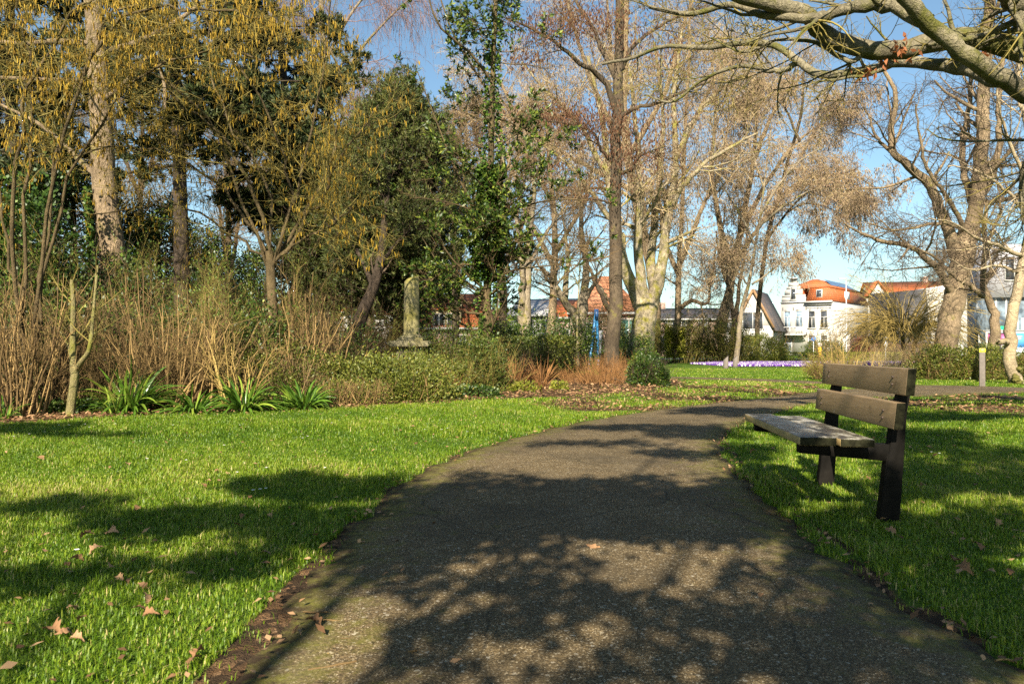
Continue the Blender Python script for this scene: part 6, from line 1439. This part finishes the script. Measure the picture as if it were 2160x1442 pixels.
# ================================================================== crocus bed
def crocus():
    rng = np.random.default_rng(201)
    poly = np.array([G(*p)[:2] for p in [(1455, 768.5), (1540, 774), (1700, 774.5), (1800, 773), (1960, 771), (1960, 765.5), (1780, 764.8), (1560, 765.2), (1500, 766.3)]])
    lo, hi = poly.min(0), poly.max(0); p = rng.uniform(lo, hi, (26000, 2)); p = p[in_poly(p, poly)]
    p = p[sn(p[:, 0] * 1.1, p[:, 1] * 1.1, 1.0, 3) > -.75]
    n = len(p); mb = MB(); kind = (rng.random(n) < .28) | (sn(p[:, 0] * .9, p[:, 1] * .7, 1, 7) > 1.0)
    for i in range(3):
        a = rng.uniform(0, 6.283, n); D = np.stack([np.cos(a) * .45, np.sin(a) * .45, np.ones(n)], 1)
        leaves(mb, rng, np.c_[p, np.full(n, .03)], D, rng.uniform(.08, .13, n), rng.uniform(.05, .08, n), 0, tint=np.where(kind, .95, rng.uniform(.1, .6, n)))
    o = mb.build('crocuses', leafmat('crocus_petals', [(0, (.07, .018, .20)), (.6, (.19, .07, .42)), (.75, (.24, .12, .46)), (.9, (.70, .68, .72)), (1, (.74, .72, .74))], .5, .3))
    tag(o, 'purple and white crocuses carpeting a bed in the lawn', 'flowers', kind='stuff')
crocus()

# ================================================================== grass, litter, daisies
def outside(p):
    return ~(in_poly(p, PATH_POLY) | in_poly(p, CROSS_POLY))
def blades(rng, p, H, W, k=3):
    n = len(p); a = rng.uniform(0, 6.283, n); lean = rng.uniform(.15, .9, n)
    d = np.stack([np.cos(a), np.sin(a), 0 * a], 1); s = np.stack([-np.sin(a), np.cos(a), 0 * a], 1)
    b0 = np.c_[p, np.zeros(n)]; up = np.array([0, 0, 1.0])
    h, w = H[:, None], W[:, None] / 2
    m = b0 + up * h * .6 + d * h * lean[:, None] * .22; t = b0 + up * h * (1 - .35 * lean[:, None]) + d * h * lean[:, None] * 1.15
    V = np.stack([b0 - s * w, b0 + s * w, m + s * w * .85, m - s * w * .85, t], 1)
    base = np.arange(n)[:, None] * 5
    return V.reshape(-1, 3), base + np.array([[0, 1, 2, 3]]), base + np.array([[3, 2, 4]])
def grass():
    rng = np.random.default_rng(211); mb = MB()
    zones = [(0.6, 3.2, 120000, 1.0), (3.2, 5.2, 165000, 1.05), (5.2, 8.0, 190000, 1.3), (8.0, 13.0, 175000, 1.8), (13.0, 20, 90000, 2.6), (20, 36, 65000, 4.2)]
    for y0, y1, n, sc in zones:
        u = rng.random(n * 3); y = y0 + (y1 - y0) * u; x = rng.uniform(-1, 1, n * 3) * (.74 * y + 1.5)
        p = np.stack([x, y], 1); p = p[outside(p)]
        d = dirt_at(p) if y0 < 34 else np.zeros(len(p))
        patch = sn(p[:, 0], p[:, 1], 1.6, 12)
        keep = rng.random(len(p)) > np.clip(d * 1.15, 0, .965)
        keep &= rng.random(len(p)) < .8 + .25 * patch
        p, patch = p[keep], patch[keep]
        if len(p) > n: p, patch = p[:n], patch[:n]
        edge = np.minimum(dist_line(p, Lc[::4, :2]), dist_line(p, Rc[::4, :2]))
        H = rng.uniform(.012, .037, len(p)) * (1 + .45 * patch + .3 * sn(p[:, 0], p[:, 1], 4.5, 15)) * np.where(edge < .25, 1.15, 1.0) * min(1.35, sc ** .35) * np.where(rng.random(len(p)) < .07, 1.7, 1.0)
        W = rng.uniform(.0025, .0045, len(p)) * sc
        V, q, t = blades(rng, p, H, W)
        tint = np.clip(.43 + .14 * patch + .16 * sn(p[:, 0], p[:, 1], .5, 14) + .12 * sn(p[:, 0], p[:, 1], 7, 16) + rng.normal(0, .17, len(p)) + np.where(rng.random(len(p)) < .06, .5, 0) + .22 * np.clip(sn(p[:, 0] + 3, p[:, 1], .9, 18), 0, 1) ** 2, 0, 1)
        mb.add(V, q, t, tint=np.repeat(tint, 5))
    # a few blades invade the dirt edges and the crown of the path
    m = leafmat('grass_blades', [(0, (.035, .085, .005)), (.35, (.095, .18, .008)), (.65, (.185, .265, .016)), (.85, (.28, .33, .035)), (1, (.46, .38, .16))], .45, .42, .35)
    tag(mb.build('grass', m), 'short bright green grass of the lawns', 'grass', kind='stuff')
grass()
def litter():
    rng = np.random.default_rng(221); mb = MB()
    P_, S_ = [], []
    for y0, y1, n, sz in ((9, 14, 11000, .07), (14, 20, 9000, .09), (20, 27, 5000, .11)):
        y = rng.uniform(y0, y1, n * 3); x = rng.uniform(-.72, .72, n * 3) * y; p = np.stack([x, y], 1); p = p[outside(p)]; d = dirt_at(p); p = p[rng.random(len(p)) < d * np.where(in_poly(p, BED_POLY), .8, .42)][:n]
        P_.append(p); S_.append(np.full(len(p), sz))
    for y0, y1, n, sz in ((1.8, 4.5, 260, .065), (4.5, 12, 500, .065)):
        y = rng.uniform(y0, y1, n); x = rng.uniform(-.72, .72, n) * y; p = np.stack([x, y], 1); k = outside(p) | (rng.random(n) < .10); p = p[k]; P_.append(p); S_.append(np.full(len(p), sz * .7))
    e = np.concatenate([Lc[10:200:1, :2], Rc[10:200:1, :2]]); e = e[rng.random(len(e)) < .9]; e = np.repeat(e, 3, 0) + rng.normal(0, .06, (len(e) * 3, 2)); P_.append(e); S_.append(np.full(len(e), .035))
    p = np.concatenate(P_); s = np.concatenate(S_); n = len(p)
    a = rng.uniform(0, 6.283, n); D = np.stack([np.cos(a), np.sin(a), rng.normal(.1, .3, n)], 1)
    leaves(mb, rng, np.c_[p, rng.uniform(.012, .035, n)], D, s * rng.uniform(.6, 1.2, n), s * rng.uniform(.35, .7, n), up=.7)
    tag(mb.build('leaf_litter', m_litter), 'fallen brown leaves strewn over the borders and path edges', 'leaf litter', kind='stuff')
litter()
def lobed_leaf(rng, L):
    n = 22; t = np.linspace(0, 1, n); w = np.interp(t, [0, .1, .3, .6, .85, 1], [.03, .06, .2, .32, .2, .0]) * (1 + .30 * np.sin(t * 21))
    cz = .25 * np.sin(t * 3) + rng.normal(0, .02, n); curl = rng.uniform(.2, .9)
    V = []
    for i in range(n): V += [[t[i] - .5, -w[i], cz[i] + curl * w[i]], [t[i] - .5, 0, cz[i]], [t[i] - .5, w[i], cz[i] + curl * w[i] * rng.uniform(.6, 1.3)]]
    k = np.arange(n * 3).reshape(n, 3); q = np.stack([k[:-1, :-1], k[1:, :-1], k[1:, 1:], k[:-1, 1:]], -1).reshape(-1, 4)
    return np.array(V) * L, q
rngl = np.random.default_rng(231); protos = []
for i in range(5):
    V, q = lobed_leaf(rngl, .085); mb = MB().add(V, q, tint=rngl.uniform(.3, 1)); protos.append(mb)
leafobjs = []
spots = [(150, 1295), (172, 1318), (118, 1345), (162, 1362), (135, 1352), (305, 1272), (292, 1300), (318, 1310), (255, 1228), (300, 1245), (230, 1205), (275, 1235), (185, 1140), (205, 1170), (160, 1190), (240, 1130), (500, 1118), (512, 1098), (575, 1095), (620, 1115), (440, 1020), (430, 1030), (290, 1080), (225, 1042), (85, 972), (270, 985), (410, 1410), (420, 1395), (1590, 958), (1960, 948), (1945, 1030), (2060, 1160), (2040, 1210), (2100, 1110), (1880, 1130), (2090, 1215), (2130, 1215), (660, 1330), (625, 1350), (1250, 1168), (1440, 972), (2010, 1190), (520, 890), (730, 880), (870, 905), (560, 1180)]
for i, (px, py) in enumerate(spots):
    g = G(px, py)
    if i < 5: o = protos[i].build('oak_leaf', m_litter); protos[i] = o
    else: o = protos[i % 5].copy(); COL.objects.link(o)
    s = rngl.uniform(.45, .95); o.location = (g[0], g[1], .018); o.rotation_euler = (rngl.uniform(-.7, .7), rngl.uniform(-.7, .7), rngl.uniform(0, 6.28)); o.scale = (s, s, s)
    tag(o, 'dry curled brown oak leaf lying on its own in the grass or on the path', 'leaf', 'single dry leaves on lawn and path')
def daisies():
    rng = np.random.default_rng(241); mb = MB()
    sp = [(150, 905), (175, 903), (185, 910), (60, 925), (30, 930), (95, 920), (240, 902), (130, 905), (395, 983), (310, 980), (365, 905), (645, 930), (640, 934), (560, 1046), (535, 1050), (550, 1048), (165, 1183), (470, 950), (505, 905), (810, 890), (900, 915), (930, 915), (945, 912), (985, 920), (700, 900), (1980, 968), (1965, 965), (560, 1000), (680, 1000), (500, 1010)]
    sp = [G(x + rng.normal(0, 3), y) for x, y in sp]
    for c in sp:
        n = 9; a = np.arange(n) * 6.283 / n + rng.random(); leaves(mb, rng, np.tile(c + [0, 0, .05], (n, 1)), np.stack([np.cos(a), np.sin(a), .3 + 0 * a], 1), .014, .008, up=.9)
    tag(mb.build('daisies', plain('daisy_petals', (.75, .75, .74), .6, .05)), 'scattered white daisies in the lawn', 'flowers', kind='stuff')
daisies()
TG = 'loose straws and twigs on the path edge'
for i, (px, py, L, rz) in enumerate([(660, 1318, .12, .2), (670, 1330, .10, .1), (690, 1390, .2, .3), (800, 1378, .15, -.2), (650, 1425, .14, .4), (640, 1300, .1, -.3), (720, 1358, .16, .15), (2100, 1405, .12, .2)]):
    rng = np.random.default_rng(300 + i); g = G(px, py); mb = MB()
    PP = grow_lines(rng, np.array([[0, 0, .012]]), np.array([[1, 0, .05]]), np.array([L]), 7, .12, (0, 0, 0)); tubes(mb, PP, np.full((1, 7), .0035), 5, tint=rng.random())
    o = mb.build('fallen_twig', m_twig_tan); o.location = (g[0], g[1], .006); o.rotation_euler = (0, 0, rz); tag(o, 'pale fallen straw or twig lying on the mossy path edge', 'twig', TG)

# ================================================================== unseen trees around the viewer, shaped and placed to shade the foreground
def shade_tree():
    rng = np.random.default_rng(251)
    el = [  # wanted shadow patches: centre and radii in photo pixels on the ground, leaf density
        (1240, 1066, 330, 56, 3.0), (900, 1130, 190, 60, 3.0), (1530, 1070, 110, 60, 2.4), (1420, 1110, 240, 40, 1.9), (1000, 1060, 190, 30, 2.4), (830, 1180, 110, 30, 2.6),
        (700, 1032, 190, 26, 2.6), (450, 1095, 230, 24, 2.6), (640, 1120, 130, 36, 2.6), (330, 1110, 110, 24, 2.4), (110, 1066, 150, 14, 2.4), (500, 1190, 110, 26, 2.2), (380, 1210, 150, 14, 1.6), (40, 1225, 110, 26, 2.4), (250, 1195, 100, 10, 1.4),
        (960, 1240, 240, 15, 2.4), (1240, 1275, 130, 26, 2.6), (1040, 1325, 170, 20, 2.6), (890, 1335, 80, 22, 2.4), (1170, 1205, 120, 10, 1.6), (1470, 1290, 190, 16, 2.6), (1700, 1330, 200, 26, 2.8), (1420, 1375, 200, 13, 2.4), (1600, 1415, 220, 16, 2.6), (1930, 1400, 300, 40, 3.0), (930, 1415, 130, 14, 2.2), (1240, 1430, 130, 10, 1.8), (1560, 1215, 120, 12, 1.8),
        (1930, 1012, 95, 40, 3.0), (1590, 1012, 55, 26, 2.4), (1830, 1130, 200, 56, 2.8), (2080, 1010, 170, 38, 2.4), (2060, 1120, 170, 44, 2.2), (1980, 1240, 260, 60, 2.8), (1930, 935, 120, 22, 2.2), (2000, 880, 160, 9, 2.0), (2130, 1320, 120, 60, 2.4), (1580, 955, 60, 20, 2.0), (1470, 915, 100, 13, 2.4), (1430, 962, 90, 9, 1.6), (1950, 920, 130, 12, 1.6), (1560, 870, 150, 8, 2.2), (1330, 905, 120, 7, 1.6), (1700, 905, 120, 20, 2.0), (1250, 940, 140, 6, 1.2),
        (60, 905, 120, 12, 2.0), (190, 918, 120, 5, 1.2), (2100, 960, 120, 16, 1.6), (1130, 1160, 90, 12, 1.2)]
    pts = []
    for cx, cy, rx, ry, den in el:
        Y = G(cx, cy)[1]; area = math.pi * (rx * Y / F_PX) * (ry * Y * Y / (EYE * F_PX)); n = max(8, int(area * den * 105))
        a = rng.uniform(0, 6.283, n); q = np.sqrt(rng.random(n)) * (1 + .20 * np.sin(3 * a + cx) + .20 * np.sin(7 * a + cy) + .15 * np.sin(13 * a + rx)); pts.append(np.stack([G(cx + rx * np.cos(u) * w, cy + ry * np.sin(u) * w) for u, w in zip(a, q)]))
    g = np.concatenate(pts)
    h = np.maximum(3.0, (g[:, 1] + .9) * .67) + .8 * rng.random(len(g)) ** 1.5
    C0 = g + TO_SUN[None] * (h / TO_SUN[2])[:, None]  # leaf clusters sit sunward of each patch, so the crown takes its shape
    c = MB(); m = 9; pos = np.repeat(C0, m, 0) + rng.normal(0, .05, (len(C0) * m, 3))
    leaves(c, rng, pos, rng.normal(0, 1, pos.shape), rng.uniform(.06, .11, len(pos)), rng.uniform(.045, .065, len(pos)), 0)
    base = np.array([-3.0, -9.5, 0.])
    t = MB(); hub = np.array([-3.0, -9.3, 5.0])
    sel = C0[rng.choice(len(C0), 18, False)]
    TR = catmull([base + [0, 0, -.2], base + [.05, .05, 2.2], hub], 10)[None]; tubes(t, TR, np.linspace(.34, .24, 10)[None], 12, tint=.5)
    near_hub = np.linspace(.1, 1, 8)
    BP = np.stack([catmull([hub, hub * .55 + s * .45 + [0, 0, .7], s], 10) for s in sel]); tubes(t, BP, np.linspace(.045, .008, 10)[None] * np.ones((len(sel), 1)), 6, rng=rng)
    wrap_parts('shade_casting_tree', tuple(base), 'broad leafy tree standing behind the viewer whose crown dapples the path', 'tree', None, t, c, m_bark_brown, [m_ever])
shade_tree()

def dense_tree(name, label, loc, H, R, seed, z0=1.5, n=5200, leaf=None, ls=(.16, .28), trunk_r=.22):
    """full evergreen crown on a short trunk"""
    rng = np.random.default_rng(seed); base = np.array([loc[0], loc[1], 0.])
    t = MB(); TP = catmull([base + [0, 0, -.1], base + [.1, 0, H * .35], base + [0, .1, H * .7], base + [.05, 0, H * .93]], 12)[None]; tubes(t, TP, np.linspace(trunk_r, .04, 12)[None], 10, tint=.5)
    A, AR = children(rng, TP, np.linspace(trunk_r, .04, 12)[None], 60, .18, .97, (R * .8, R * 1.25), (50, 95), 7, .1, (0, 0, .04), .35, .02, shrink=.55, flat=.3); tubes(t, A, AR, 5, rng=rng)
    B, BR = children(rng, A, AR, 8, .25, 1, (.5, 1.3), (25, 65), 5, .12, (0, 0, .02), .5, .008)
    c = MB(); tubes(c, B, BR, 3, 1, rng=rng); pos, D = along(rng, B, max(4, n // len(B) + 4), .1, 1.0); pos = pos + rng.normal(0, .16, pos.shape); k = pos[:, 2] > z0 * .6
    leaves(c, rng, pos[k], D[k] + rng.normal(0, .8, D[k].shape), rng.uniform(*ls, k.sum()), rng.uniform(ls[0] * .45, ls[1] * .45, k.sum()), 0)
    wrap_parts(name, tuple(base), label, 'tree', None, t, c, m_bark_dark, [leaf or m_ever, m_twig_shadow])
dense_tree('dense_evergreen', 'dark dense holly filling the gap behind the stout ivy trunk', gl(150, 27), 7.6, 2.6, 401, ls=(.10, .17), n=14000)
dense_tree('dense_evergreen', 'dark dense holly at the far left edge behind the ivy mass', gl(-10, 24), 7.5, 2.6, 402, ls=(.10, .17), n=14000)
dense_tree('dense_evergreen', 'low dark dense holly behind the near-black conifer trunk', gl(330, 29), 6.4, 2.5, 403, ls=(.10, .17), n=14000)
dense_tree('dense_evergreen', 'low dark dense holly between conifer trunk and hazel', gl(480, 31), 5.2, 2.4, 404, ls=(.10, .17), n=12000)
dense_tree('dense_evergreen', 'tall dark holly beyond the left edge beside the lawn', (-12.8, 0.5), 9.5, 3.6, 405, n=9000)  # added out of view to cut sky light on the foreground
dense_tree('dense_evergreen', 'tall dark holly behind the viewer on the right', (6.6, -3.0), 8.5, 3.0, 406, n=9000)  # second unseen tree, added to deepen the foreground shade
